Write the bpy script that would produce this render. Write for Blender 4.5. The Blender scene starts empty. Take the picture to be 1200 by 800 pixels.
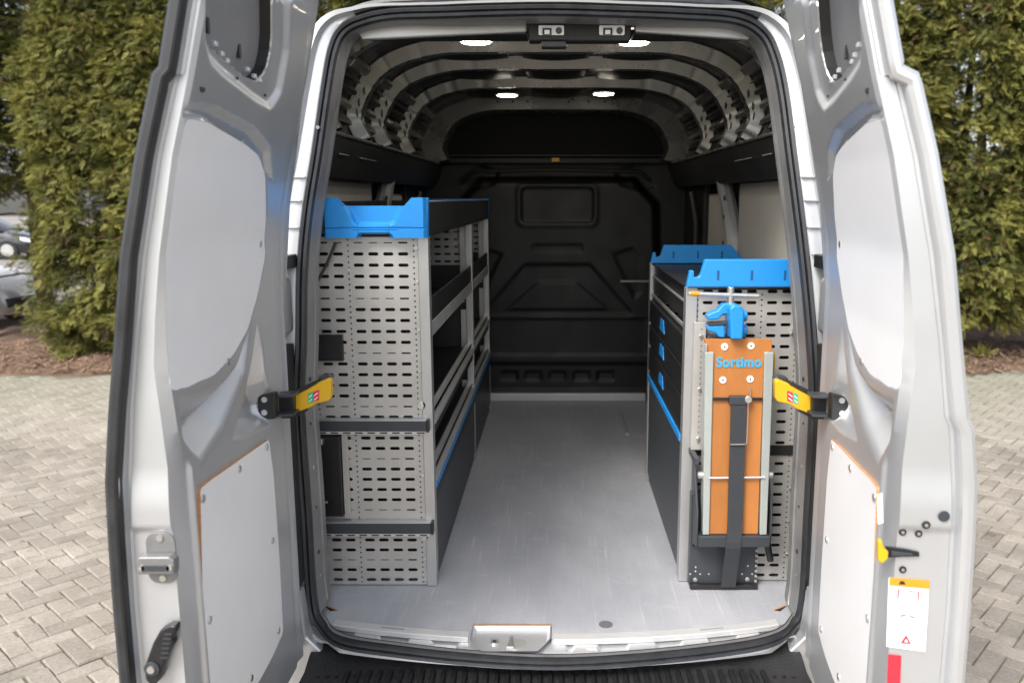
import bpy, math, random
import numpy as np
from mathutils import Vector, Matrix
R = math.radians
random.seed(7); rng = np.random.default_rng(7)
S = bpy.context.scene
COL = S.collection

# ---------------------------------------------------------------- camera, sky, sun, exposure
CAMY, CAMZ, FPX, CPX, PIT = -2.40, 1.33, 970.0, 651.0, R(9.83)
cam = bpy.data.objects.new('camera', bpy.data.cameras.new('camera')); COL.objects.link(cam)
cam.location = (0, CAMY, CAMZ); cam.rotation_euler = (R(90) - PIT, 0, 0)
cam.data.sensor_width = 36; cam.data.lens = 36 * FPX / 1200
cam.data.shift_x = -(CPX - 600) / 1200; cam.data.clip_start = .02; cam.data.clip_end = 2000
S.camera = cam
cam.data.dof.use_dof = True; cam.data.dof.focus_distance = 2.75; cam.data.dof.aperture_fstop = 3.2
W = bpy.data.worlds.new('World'); S.world = W; W.use_nodes = True
nt = W.node_tree; nt.nodes.clear()
sky = nt.nodes.new('ShaderNodeTexSky'); sky.sky_type = 'NISHITA'; sky.sun_disc = False
SUN_EL, SUN_AZ = R(48), R(215)            # azimuth clockwise from +Y: behind the camera, to the left
sky.sun_elevation = SUN_EL; sky.sun_rotation = SUN_AZ; sky.dust_density = 3.0; sky.air_density = 1.0; sky.ozone_density = 1.0
hs = nt.nodes.new('ShaderNodeHueSaturation'); hs.inputs['Saturation'].default_value = .38
bg = nt.nodes.new('ShaderNodeBackground'); bg.inputs['Strength'].default_value = .15
wo = nt.nodes.new('ShaderNodeOutputWorld')
nt.links.new(sky.outputs[0], hs.inputs['Color']); nt.links.new(hs.outputs[0], bg.inputs[0]); nt.links.new(bg.outputs[0], wo.inputs[0])
sl = bpy.data.lights.new('sun', 'SUN'); sl.energy = 1.3; sl.angle = R(18); sl.color = (1, .95, .88)
so = bpy.data.objects.new('sun', sl); COL.objects.link(so)
sd = Vector((math.sin(SUN_AZ) * math.cos(SUN_EL), math.cos(SUN_AZ) * math.cos(SUN_EL), math.sin(SUN_EL)))
so.rotation_euler = sd.to_track_quat('Z', 'Y').to_euler()
S.view_settings.view_transform = 'Standard'; S.view_settings.look = 'None'
S.view_settings.exposure = 1.25; S.view_settings.gamma = 1

# ---------------------------------------------------------------- helpers
def ray(px, py):
    a = (px - CPX) / FPX; b = (py - 400) / FPX; c, s = math.cos(PIT), math.sin(PIT)
    return a, c - b * s, -(s + b * c)
def atY(px, py, Y):
    d = ray(px, py); t = (Y - CAMY) / d[1]; return (t * d[0], CAMZ + t * d[2])
def lerp(z, tab):
    return float(np.interp(z, [a for a, b in tab], [b for a, b in tab]))

def mat(name, col, rough=.5, metal=0., var=.0, vscale=6., bump=0., bscale=40., coat=0., spec=.5, emit=0., stretch=(1, 1, 1), rvar=0., col2=None, alpha=1.):
    m = bpy.data.materials.new(name); m.use_nodes = True; n = m.node_tree; b = n.nodes['Principled BSDF']
    c = (*col, 1)
    b.inputs['Base Color'].default_value = c; b.inputs['Roughness'].default_value = rough
    b.inputs['Metallic'].default_value = metal; b.inputs['Coat Weight'].default_value = coat
    b.inputs['Specular IOR Level'].default_value = spec
    if emit: b.inputs['Emission Color'].default_value = c; b.inputs['Emission Strength'].default_value = emit
    tc = n.nodes.new('ShaderNodeTexCoord'); mp = n.nodes.new('ShaderNodeMapping'); mp.inputs['Scale'].default_value = stretch
    n.links.new(tc.outputs['Object'], mp.inputs['Vector'])
    if var or rvar or col2:
        t = n.nodes.new('ShaderNodeTexNoise'); t.inputs['Scale'].default_value = vscale; t.inputs['Detail'].default_value = 6; t.inputs['Roughness'].default_value = .65
        n.links.new(mp.outputs[0], t.inputs['Vector'])
        r = n.nodes.new('ShaderNodeValToRGB'); r.color_ramp.elements[0].position = .33; r.color_ramp.elements[1].position = .68
        lo = tuple(x * (1 - var) for x in col); hi = col2 or tuple(min(1, x * (1 + var)) for x in col)
        r.color_ramp.elements[0].color = (*lo, 1); r.color_ramp.elements[1].color = (*hi, 1)
        n.links.new(t.outputs['Fac'], r.inputs[0]); n.links.new(r.outputs[0], b.inputs['Base Color'])
        if rvar:
            q = n.nodes.new('ShaderNodeMapRange'); q.inputs['From Min'].default_value = .3; q.inputs['From Max'].default_value = .7
            q.inputs['To Min'].default_value = max(0, rough - rvar); q.inputs['To Max'].default_value = min(1, rough + rvar)
            n.links.new(t.outputs['Fac'], q.inputs['Value']); n.links.new(q.outputs[0], b.inputs['Roughness'])
    if bump:
        t = n.nodes.new('ShaderNodeTexNoise'); t.inputs['Scale'].default_value = bscale; t.inputs['Detail'].default_value = 4
        n.links.new(mp.outputs[0], t.inputs['Vector'])
        k = n.nodes.new('ShaderNodeBump'); k.inputs['Strength'].default_value = bump; k.inputs['Distance'].default_value = .01
        n.links.new(t.outputs['Fac'], k.inputs['Height']); n.links.new(k.outputs[0], b.inputs['Normal'])
    return m

M = {
 'paint': mat('silver_paint', (.585, .595, .61), .40, .66, var=.03, vscale=3, rvar=.04, coat=.10),
 'paint_in': mat('interior_silver_paint', (.50, .50, .49), .38, .6, var=.08, vscale=5, rvar=.08, bump=.04, bscale=12),
 'bow': mat('roof_bow_paint', (.235, .23, .215), .30, .65, var=.10, vscale=7, rvar=.1),
 'skin': mat('bare_roof_skin', (.026, .026, .025), .42, .4, var=.25, vscale=9, rvar=.12, bump=.1, bscale=14),
 'cant': mat('dark_side_rail', (.014, .014, .0135), .55, .1, var=.3, vscale=5, bump=.05),
 'jamb': mat('door_jamb_metal', (.22, .22, .22), .42, .35, var=.15, vscale=9, rvar=.1),
 'lip': mat('pale_shelf_lip', (.46, .455, .44), .38, .3, var=.08, vscale=10),
 'rail': mat('anodised_board_rail', (.44, .475, .455), .36, .35, var=.05, vscale=12),
 'skin_shaded': mat('shaded_skin_grey', (.25, .25, .26), .45, .2, var=.05),  # door metal in shade, the shade put into the grey
 'dark': mat('cavity_shade', (.012, .012, .013), .7),
 'rubber': mat('seal_rubber', (.022, .024, .028), .45, var=.25, vscale=20, rvar=.1),
 'floor': mat('grey_resin_floor', (.35, .36, .395), .52, var=.07, vscale=3.2, rvar=.10, bump=.10, bscale=240, stretch=(1, .45, 1), col2=(.43, .435, .46)),
 'board': mat('grey_laminate_board', (.78, .78, .79), .5, var=.03, vscale=3, rvar=.05),
 'boardin': mat('beige_wall_board', (.40, .375, .33), .6, var=.06, vscale=3),
 'ply': mat('raw_plywood_edge', (.50, .25, .10), .7, var=.25, vscale=60, stretch=(1, 1, 6)),
 'galv': mat('galvanised_panel', (.50, .485, .46), .40, .45, var=.06, vscale=9, rvar=.08),
 'alu': mat('aluminium_profile', (.50, .50, .50), .36, .7, var=.05, vscale=14, stretch=(1, 1, .15), rvar=.08),
 'steel': mat('zinc_bolt', (.70, .69, .66), .28, .9),
 'white': mat('white_aluminium_trim', (.58, .58, .58), .4, .3, var=.05),
 'blue': mat('sky_blue_plastic', (.015, .25, .66), .38, var=.05, vscale=8, bump=.03, bscale=300),
 'char': mat('charcoal_steel', (.048, .054, .062), .42, .2, var=.08, vscale=8),
 'shelfdark': mat('dark_shelf_tray', (.022, .023, .024), .45, .1, var=.2, vscale=10),
 'black': mat('black_plastic', (.014, .014, .015), .42, var=.3, vscale=20),
 'bulk': mat('black_moulded_bulkhead', (.0032, .0031, .003), .48, var=.3, vscale=4, rvar=.1, spec=.45, bump=.06, bscale=220),
 'yellow': mat('yellow_plastic', (.66, .38, .010), .38, var=.04),
 'orange': mat('orange_film_plywood', (.43, .165, .042), .42, var=.22, vscale=5, stretch=(1, 1, .25), rvar=.08, bump=.04, bscale=60),
 'lamp': mat('lamp_glow', (1, .92, .78), .4, emit=28.),
 'label': mat('white_label', (.85, .85, .84), .5), 'red': mat('red_film', (.62, .03, .05), .35), 'olabel': mat('orange_label_band', (.75, .29, .02), .5),
 'green': mat('green_label', (.02, .42, .22), .5), 'ink': mat('black_ink', (.02, .02, .02), .5),
 'lblue': mat('printed_blue_letters', (.05, .36, .60), .5),
 'glass': mat('dark_car_glass', (.01, .012, .014), .08), 'tyre': mat('tyre_rubber', (.02, .02, .02), .8),
 'carsilver': mat('pale_silver_car_paint', (.50, .49, .47), .3, .3, coat=.5), 'cardark': mat('black_car_paint', (.012, .013, .018), .2, coat=1.),
 'bark': mat('conifer_bark', (.10, .065, .045), .9, var=.3, vscale=12, bump=.6, bscale=20, stretch=(1, 1, .25)),
 'litter': mat('brown_needle_litter', (.13, .080, .052), .95, var=.4, vscale=5, bump=1., bscale=30, col2=(.20, .125, .082)),
 'asphalt': mat('far_pale_road', (.24, .22, .20), .9, var=.15, vscale=.6, bump=.2),
}

def floor_detail():
    m = M['floor']; n = m.node_tree; b = n.nodes['Principled BSDF']; L = n.links
    src = b.inputs['Base Color'].links[0].from_socket; tc = n.nodes.new('ShaderNodeTexCoord')
    def noise(sc, st, lo, hi, a, c):
        mp = n.nodes.new('ShaderNodeMapping'); mp.inputs['Scale'].default_value = st; t = n.nodes.new('ShaderNodeTexNoise'); t.inputs['Scale'].default_value = sc; t.inputs['Detail'].default_value = 8; t.inputs['Roughness'].default_value = .7
        L.new(tc.outputs['Object'], mp.inputs[0]); L.new(mp.outputs[0], t.inputs['Vector'])
        q = n.nodes.new('ShaderNodeMapRange'); q.inputs[1].default_value = lo; q.inputs[2].default_value = hi; q.inputs[3].default_value = a; q.inputs[4].default_value = c; L.new(t.outputs['Fac'], q.inputs[0]); return q.outputs[0]
    def mul(x, y):
        k = n.nodes.new('ShaderNodeMath'); k.operation = 'MULTIPLY'; L.new(x, k.inputs[0]); L.new(y, k.inputs[1]); return k.outputs[0]
    f = mul(noise(3, (22, .8, 1),   .56, .70, 1, 1.30), noise(5, (1, 12, 1), .58, .72, 1, 1.18))       # drag marks both ways
    f = mul(f, noise(38, (1, 1, 1), .66, .74, 1, .62)); f = mul(f, noise(160, (1, 1, 1), .3, .7, .93, 1.07))    # grit and grain
    f = mul(f, mul(noise(6, (1, 1.6, 1), .58, .70, 1, 1.20), noise(1.6, (1, 1, 1), .35, .65, .90, 1.04)))
    hs_ = n.nodes.new('ShaderNodeHueSaturation'); L.new(src, hs_.inputs['Color']); L.new(f, hs_.inputs['Value']); L.new(hs_.outputs[0], b.inputs['Base Color'])
floor_detail()
class MB:
    def __init__(s): s.v = []; s.f = []; s.m = []
    def add(s, vs, fs, mi=0):
        o = len(s.v); s.v += [tuple(p) for p in vs]; s.f += [tuple(i + o for i in f) for f in fs]; s.m += [mi] * len(fs); return s
    def box(s, a, b, mi=0):
        x0, y0, z0 = a; x1, y1, z1 = b
        return s.add([(x0, y0, z0), (x1, y0, z0), (x1, y1, z0), (x0, y1, z0), (x0, y0, z1), (x1, y0, z1), (x1, y1, z1), (x0, y1, z1)],
                     [(0, 3, 2, 1), (4, 5, 6, 7), (0, 1, 5, 4), (1, 2, 6, 5), (2, 3, 7, 6), (3, 0, 4, 7)], mi)
    def prism(s, pts, off, mi=0):                # planar outline (3-D points) pushed by a vector
        n = len(pts); q = [Vector(p) + Vector(off) for p in pts]
        return s.add(list(pts) + q, [tuple(range(n))[::-1], tuple(range(n, 2 * n))] + [(i, (i + 1) % n, n + (i + 1) % n, n + i) for i in range(n)], mi)
    def pz(s, pts, y0, y1, mi=0): return s.prism([(x, y0, z) for x, z in pts], (0, y1 - y0, 0), mi)   # outline in X-Z
    def px_(s, pts, x0, x1, mi=0): return s.prism([(x0, y, z) for y, z in pts], (x1 - x0, 0, 0), mi)  # outline in Y-Z
    def tube(s, path, r, n=10, closed=False, mi=0, cap=True):
        P = [Vector(p) for p in path]; k = len(P); rings = []
        rr = r if isinstance(r, (list, tuple)) else [r] * k
        up = None
        for i in range(k):
            d = (P[(i + 1) % k] - P[i - 1]) if closed else (P[min(i + 1, k - 1)] - P[max(i - 1, 0)])
            d.normalize()
            if up is None: up = Vector((0, 0, 1)) if abs(d.z) < .9 else Vector((0, 1, 0))
            a = d.cross(up).normalized(); up = a.cross(d).normalized()
            rings.append([P[i] + (a * math.cos(t) + up * math.sin(t)) * rr[i] for t in [2 * math.pi * j / n for j in range(n)]])
        vs = [p for g in rings for p in g]; fs = []
        for i in range(k if closed else k - 1):
            for j in range(n):
                a, b = i * n, ((i + 1) % k) * n
                fs.append((a + j, a + (j + 1) % n, b + (j + 1) % n, b + j))
        if cap and not closed: fs += [tuple(range(n))[::-1], tuple(range((k - 1) * n, k * n))]
        return s.add(vs, fs, mi)
    def cyl(s, a, b, r, n=14, r2=None, mi=0): return s.tube([a, b], [r, r2 or r], n, mi=mi)
    def disc(s, c, ax, r, h, n=14, mi=0):
        c = Vector(c); ax = Vector(ax); return s.cyl(c, c + ax * h, r, n, mi=mi)
    def grid(s, fn, us, vs, mi=0, flip=False):
        nu, nv = len(us), len(vs); V = [fn(u, v) for u in us for v in vs]; F = []
        for i in range(nu - 1):
            for j in range(nv - 1):
                q = (i * nv + j, (i + 1) * nv + j, (i + 1) * nv + j + 1, i * nv + j + 1); F.append(q[::-1] if flip else q)
        return s.add(V, F, mi)
    def build(s, name, m, parent=None, smooth=False, bevel=0., seg=2, solid=0., angle=35, fix=True, **k):
        me = bpy.data.meshes.new(name); me.from_pydata(s.v, [], s.f); me.update()
        for x in (m if isinstance(m, list) else [m]): me.materials.append(M[x] if isinstance(x, str) else x)
        if isinstance(m, list): me.polygons.foreach_set('material_index', s.m)
        if fix:
            import bmesh
            b = bmesh.new(); b.from_mesh(me); bmesh.ops.recalc_face_normals(b, faces=b.faces); b.to_mesh(me); b.free()
        if smooth: me.polygons.foreach_set('use_smooth', [True] * len(me.polygons)); me.set_sharp_from_angle(angle=R(angle))
        o = bpy.data.objects.new(name, me); COL.objects.link(o)
        if parent: o.parent = parent
        if solid:
            q = o.modifiers.new('solid', 'SOLIDIFY'); q.thickness = solid; q.offset = 0
        if bevel:
            q = o.modifiers.new('bevel', 'BEVEL'); q.width = bevel; q.segments = seg; q.limit_method = 'ANGLE'; q.angle_limit = R(30); q.harden_normals = True
            if not smooth: me.polygons.foreach_set('use_smooth', [True] * len(me.polygons)); me.set_sharp_from_angle(angle=R(30))
        tag(o, **k)
        return o
def tag(o, label=None, cat=None, group=None, kind=None):
    if label: o['label'] = label
    if cat: o['category'] = cat
    if group: o['group'] = group
    if kind: o['kind'] = kind
    return o
def empty(name, loc=(0, 0, 0), rz=0, parent=None, **k):
    o = bpy.data.objects.new(name, None); COL.objects.link(o); o.location = loc; o.rotation_euler = (0, 0, rz); o.parent = parent
    o.empty_display_size = .1; return tag(o, **k)
def boxo(name, m, parent, a, b, bevel=.0015, **k): return MB().box(a, b).build(name, m, parent, bevel=bevel, **k)

def np_mesh(name, verts, faces, m, parent=None, tone=None, smooth=False, **k):
    """verts (n,3), faces (k,4) arrays"""
    me = bpy.data.meshes.new(name); nv, nf = len(verts), len(faces); w = faces.shape[1]
    me.vertices.add(nv); me.vertices.foreach_set('co', verts.astype(np.float32).ravel())
    me.loops.add(nf * w); me.loops.foreach_set('vertex_index', faces.astype(np.int32).ravel())
    me.polygons.add(nf); me.polygons.foreach_set('loop_start', np.arange(nf, dtype=np.int32) * w)
    if smooth: me.polygons.foreach_set('use_smooth', np.ones(nf, dtype=bool))
    if tone is not None:
        a = me.attributes.new('tone', 'FLOAT', 'FACE'); a.data.foreach_set('value', tone.astype(np.float32))
    me.materials.append(M[m] if isinstance(m, str) else m); me.update(calc_edges=True); me.validate()
    o = bpy.data.objects.new(name, me); COL.objects.link(o); o.parent = parent; tag(o, **k); return o

def poly_sdf(P, X, Y):
    """signed distance (negative inside) of arrays X,Y to polygon P"""
    d = np.full(X.shape, 1e9); ins = np.zeros(X.shape, bool); n = len(P)
    for i in range(n):
        x0, y0 = P[i]; x1, y1 = P[(i + 1) % n]; ex, ey = x1 - x0, y1 - y0
        t = np.clip(((X - x0) * ex + (Y - y0) * ey) / (ex * ex + ey * ey + 1e-12), 0, 1)
        d = np.minimum(d, np.hypot(X - x0 - t * ex, Y - y0 - t * ey))
        c = ((y0 > Y) != (y1 > Y)) & (X < ex * (Y - y0) / (ey + 1e-12) + x0); ins ^= c
    return np.where(ins, -d, d)
def sst(x): x = np.clip(x, 0, 1); return x * x * (3 - 2 * x)
def smooth_poly(P, it=2, cut=.035):
    D = []
    for i in range(len(P)):              # long edges stay straight: only the corners are rounded
        a, b = P[i], P[(i + 1) % len(P)]; L = math.hypot(b[0] - a[0], b[1] - a[1])
        D.append(a)
        if L > 2 * cut: q = cut / L; D += [(a[0] + (b[0] - a[0]) * q, a[1] + (b[1] - a[1]) * q), (b[0] - (b[0] - a[0]) * q, b[1] - (b[1] - a[1]) * q)]
    P = D
    for _ in range(it):
        Q = []
        for i in range(len(P)):
            a, b = P[i], P[(i + 1) % len(P)]
            Q += [(a[0] * .75 + b[0] * .25, a[1] * .75 + b[1] * .25), (a[0] * .25 + b[0] * .75, a[1] * .25 + b[1] * .75)]
        P = Q
    return P
def rrect(x0, x1, z0, z1, r, n=5):
    P = []
    for cx, cz, a0 in ((x1 - r, z1 - r, 0), (x0 + r, z1 - r, 90), (x0 + r, z0 + r, 180), (x1 - r, z0 + r, 270)):
        P += [(cx + r * math.cos(R(a0 + 90 * i / n)), cz + r * math.sin(R(a0 + 90 * i / n))) for i in range(n + 1)]
    return P

GZ = -.65    # street level; the van's load floor is z = 0

# ---------------------------------------------------------------- paved ground
def paving():
    m = bpy.data.materials.new('paver_concrete'); m.use_nodes = True; n = m.node_tree; b = n.nodes['Principled BSDF']; b.inputs['Roughness'].default_value = .85
    oi = n.nodes.new('ShaderNodeObjectInfo'); geo = n.nodes.new('ShaderNodeNewGeometry')
    vor = n.nodes.new('ShaderNodeTexNoise'); vor.inputs['Scale'].default_value = 4.2; vor.inputs['Detail'].default_value = 2
    fine = n.nodes.new('ShaderNodeTexNoise'); fine.inputs['Scale'].default_value = 60; fine.inputs['Detail'].default_value = 8; fine.inputs['Roughness'].default_value = .75
    big = n.nodes.new('ShaderNodeTexNoise'); big.inputs['Scale'].default_value = .8; big.inputs['Detail'].default_value = 5
    for t in (vor, fine, big): n.links.new(geo.outputs['Position'], t.inputs['Vector'])
    r1 = n.nodes.new('ShaderNodeValToRGB'); r1.color_ramp.elements[0].position = .3; r1.color_ramp.elements[1].position = .7
    r1.color_ramp.elements[0].color = (.25, .218, .182, 1); r1.color_ramp.elements[1].color = (.335, .30, .255, 1)
    n.links.new(vor.outputs['Fac'], r1.inputs[0])
    r2 = n.nodes.new('ShaderNodeValToRGB'); r2.color_ramp.elements[0].position = .36; r2.color_ramp.elements[1].position = .72
    r2.color_ramp.elements[0].color = (.68, .68, .68, 1); r2.color_ramp.elements[1].color = (1.3, 1.3, 1.28, 1)
    n.links.new(fine.outputs['Fac'], r2.inputs[0])
    mx = n.nodes.new('ShaderNodeMix'); mx.data_type = 'RGBA'; mx.blend_type = 'MULTIPLY'; mx.inputs[0].default_value = .8
    n.links.new(r1.outputs[0], mx.inputs[6]); n.links.new(r2.outputs[0], mx.inputs[7])
    sep = n.nodes.new('ShaderNodeSeparateXYZ'); n.links.new(geo.outputs['Position'], sep.inputs[0])   # moss grows towards the bed under the trees
    mr = n.nodes.new('ShaderNodeMapRange'); mr.inputs['From Min'].default_value = 3.5; mr.inputs['From Max'].default_value = 7.; mr.inputs['To Max'].default_value = .55
    n.links.new(sep.outputs['Y'], mr.inputs['Value'])
    ml = n.nodes.new('ShaderNodeMath'); ml.operation = 'MULTIPLY'; n.links.new(mr.outputs[0], ml.inputs[0]); n.links.new(big.outputs['Fac'], ml.inputs[1])
    ml2 = n.nodes.new('ShaderNodeMath'); ml2.operation = 'MULTIPLY'; ml2.use_clamp = True; ml2.inputs[1].default_value = 1.6; n.links.new(ml.outputs[0], ml2.inputs[0])
    mx2 = n.nodes.new('ShaderNodeMix'); mx2.data_type = 'RGBA'; mx2.inputs[7].default_value = (.15, .165, .11, 1)
    n.links.new(ml2.outputs[0], mx2.inputs[0]); n.links.new(mx.outputs[2], mx2.inputs[6])
    hv = n.nodes.new('ShaderNodeHueSaturation'); mr2 = n.nodes.new('ShaderNodeMapRange'); mr2.inputs['To Min'].default_value = .80; mr2.inputs['To Max'].default_value = 1.15
    n.links.new(oi.outputs['Random'], mr2.inputs['Value']); n.links.new(mr2.outputs[0], hv.inputs['Value']); n.links.new(mx2.outputs[2], hv.inputs['Color'])
    n.links.new(hv.outputs[0], b.inputs['Base Color'])
    bp = n.nodes.new('ShaderNodeBump'); bp.inputs['Strength'].default_value = .6; bp.inputs['Distance'].default_value = .006
    n.links.new(fine.outputs['Fac'], bp.inputs['Height']); n.links.new(bp.outputs[0], b.inputs['Normal'])
    M['paver'] = m
    M['sand'] = mat('joint_sand', (.19, .165, .13), .95, var=.3, vscale=5, bump=.5, bscale=60, col2=(.17, .165, .11))
    base = MB().add([(-60, -40, GZ - .012), (60, -40, GZ - .012), (60, 90, GZ - .012), (-60, 90, GZ - .012)], [(0, 1, 2, 3)]).build('pavement', 'sand', kind='structure')
    w = .092; g = .004; A = R(48)
    def shape(sd):
        r = random.Random(sd); L, B = w * 2 - g, w - g; c = .006; V = []
        for ins, z in ((0, -.03), (0, -.007), (c, 0)):
            for x, y in ((ins, ins), (L - ins, ins), (L - ins, B - ins), (ins, B - ins)):
                V.append((x - w + r.uniform(-.0015, .0015), y - w / 2 + r.uniform(-.0015, .0015), z + (r.uniform(-.0015, .0015) if z == 0 else 0)))
        F = [(8, 9, 10, 11)] + [(a + i, a + (i + 1) % 4, a + 4 + (i + 1) % 4, a + 4 + i) for a in (0, 4) for i in range(4)]
        return V, F
    shapes = [shape(i) for i in range(6)]; meshes = []
    for V, F in shapes:
        me = bpy.data.meshes.new('paver'); me.from_pydata(V, [], F); me.materials.append(m); me.update(); meshes.append(me)
    ca, sa = math.cos(A), math.sin(A); c, s = math.cos(PIT), math.sin(PIT); vis = []; rest = []
    N = 114
    for i in range(-N, N):
        for j in range(-N, N):
            q = (i - j) % 4
            if q == 0: lx, ly, rot = (i + 1) * w, (j + .5) * w, 0
            elif q == 3: lx, ly, rot = (i + .5) * w, (j + 1) * w, R(90)
            else: continue
            X = lx * ca - ly * sa; Y = lx * sa + ly * ca + 1.5
            if abs(X) > 8.5 or Y < -5 or Y > 6.9 + .25 * math.sin(X * 1.3) + .1 * math.sin(X * 5): continue
            Yd = Y - CAMY; h = CAMZ - GZ; Z = Yd * c + h * s
            T = (X, Y, GZ + random.gauss(0, .0022), rot + A + random.gauss(0, .008), random.gauss(0, .007), random.gauss(0, .007), random.randrange(6))
            if Yd > .5:
                px, py = CPX + FPX * X / Z, 400 + FPX * (h * c - Yd * s) / Z
                if 395 < py < 812 and (-12 < px < 150 or 1112 < px < 1212): vis.append((Z, T)); continue
            rest.append(T)
    vis.sort(key=lambda t: t[0]); rest += [t for _, t in vis[300:]]
    for Z, (X, Y, z, rz, rx, ry, k) in vis[:300]:
        o = bpy.data.objects.new('paver', meshes[k]); COL.objects.link(o); o.parent = base; o.location = (X, Y, z); o.rotation_euler = (rx, ry, rz)
    mb = MB()
    for (X, Y, z, rz, rx, ry, k) in rest:
        V, F = shapes[k]; cr, sr = math.cos(rz), math.sin(rz)
        mb.add([(X + x * cr - y * sr, Y + x * sr + y * cr, z + q + y * rx - x * ry) for x, y, q in V], F)
    mb.build('paver', 'paver', base, kind='stuff', fix=False)
    # weedy dark spots where a paver has sunk on the right
    return base
paving()

# bed of needle litter, road beyond
def bed():
    xs = np.linspace(-8, 9, 120); ys = np.linspace(6.75, 12, 46)
    def f(x, y):
        e = 6.88 + .10 * math.sin(x * 1.3) + .05 * math.sin(x * 5.1 + 1)
        k = min(1, max(0, (y - e) / .5)); yy = max(y, e)
        return (x, yy, GZ - .014 + k * (.10 + .035 * math.sin(x * 3.1) * math.sin(y * 2.7) + .03 * math.sin(x * 9 + y * 7) + rng.normal(0, .008)))
    MB().grid(f, xs, ys).build('planting_bed', 'litter', smooth=True, kind='structure')
    # flakes of litter
    n = 9000; X = rng.uniform(-7.5, 8, n); Y = 6.8 + np.abs(rng.normal(0, 1.1, n)); a = rng.uniform(0, 6.28, n); L = rng.uniform(.012, .045, n); Wd = rng.uniform(.004, .012, n)
    z = GZ + .03 + np.clip((Y - 6.9) / .5, 0, 1) * .09 + rng.uniform(0, .03, n)
    dx, dy = np.cos(a), np.sin(a); tl = rng.normal(0, .3, n)
    m2 = 300; k0 = n
    X2 = rng.uniform(-6, 7.5, m2); Y2 = rng.uniform(.3, 6.9, m2); spots_ = ((2.02, 1.43), (2.0, 1.22), (2.6, 2.3), (-2.5, 1.6), (-3.3, 3.4)); q = rng.integers(0, 3, 40)
    X2[:40] = np.array([spots_[i][0] for i in q]) + rng.normal(0, .05, 40); Y2[:40] = np.array([spots_[i][1] for i in q]) + rng.normal(0, .035, 40)
    X = np.concatenate([X, X2]); Y = np.concatenate([Y, Y2]); a = np.concatenate([a, rng.uniform(0, 6.28, m2)]); L = np.concatenate([L, rng.uniform(.004, .014, m2)]); Wd = np.concatenate([Wd, rng.uniform(.002, .005, m2)]); z = np.concatenate([z, np.full(m2, GZ + .004)]); n += m2
    dx, dy = np.cos(a), np.sin(a); tl = rng.normal(0, .3, n); tl[k0:] = 0
    P = np.stack([np.stack([X + sx * dx * L - sy * dy * Wd, Y + sx * dy * L + sy * dx * Wd, z + sx * tl * L], 1) for sx, sy in ((-1, -1), (1, -1), (1, 1), (-1, 1))], 1).reshape(-1, 3)
    np_mesh('leaf_litter', P, np.arange(n * 4).reshape(-1, 4), mat('dry_needles', (.25, .14, .09), .9, var=.45, vscale=14, col2=(.36, .24, .15)), kind='stuff')
    MB().add([(-60, 11.9, GZ + .012), (-5, 11.9, GZ + .012), (60, 11.9, GZ + .012), (60, 88, GZ + .012), (-60, 88, GZ + .012)], [(0, 1, 2, 3, 4)]).build('road', 'asphalt', kind='structure')
    MB().add([(-30, 7.4, GZ + .008), (-6.3, 7.1, GZ + .008), (-6.3, 11.9, GZ + .008), (-30, 11.9, GZ + .008)], [(0, 1, 2, 3)]).build('verge', mat('bare_soil', (.20, .16, .12), .95, var=.35, vscale=3, bump=.6, bscale=30), kind='structure')
bed()

# ---------------------------------------------------------------- conifers
def leafmat(name, lo, hi):
    m = bpy.data.materials.new(name); m.use_nodes = True; n = m.node_tree; b = n.nodes['Principled BSDF']; b.inputs['Roughness'].default_value = .6; b.inputs['Specular IOR Level'].default_value = .25
    at = n.nodes.new('ShaderNodeAttribute'); at.attribute_name = 'tone'
    g = n.nodes.new('ShaderNodeNewGeometry'); t = n.nodes.new('ShaderNodeTexNoise'); t.inputs['Scale'].default_value = 2.8; t.inputs['Detail'].default_value = 3
    n.links.new(g.outputs['Position'], t.inputs['Vector'])
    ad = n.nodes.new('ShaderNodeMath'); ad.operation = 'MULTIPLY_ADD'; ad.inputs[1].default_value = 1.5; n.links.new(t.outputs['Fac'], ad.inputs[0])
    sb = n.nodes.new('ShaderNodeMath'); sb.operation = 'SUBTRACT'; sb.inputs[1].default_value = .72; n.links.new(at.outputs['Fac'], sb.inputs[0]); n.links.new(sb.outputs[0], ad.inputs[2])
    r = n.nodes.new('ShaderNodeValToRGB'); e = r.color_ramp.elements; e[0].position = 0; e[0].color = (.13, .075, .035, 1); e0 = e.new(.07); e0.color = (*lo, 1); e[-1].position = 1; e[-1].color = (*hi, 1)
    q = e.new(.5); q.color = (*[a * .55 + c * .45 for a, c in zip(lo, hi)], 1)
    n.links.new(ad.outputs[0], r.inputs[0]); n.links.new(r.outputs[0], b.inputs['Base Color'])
    tr = n.nodes.new('ShaderNodeBsdfTranslucent'); n.links.new(r.outputs[0], tr.inputs['Color'])
    mx = n.nodes.new('ShaderNodeMixShader'); mx.inputs[0].default_value = .3
    out = n.nodes['Material Output']; n.links.new(b.outputs[0], mx.inputs[1]); n.links.new(tr.outputs[0], mx.inputs[2]); n.links.new(mx.outputs[0], out.inputs[0])
    return m
M['thuja'] = leafmat('conifer_sprays', (.022, .040, .010), (.30, .285, .075))
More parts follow.
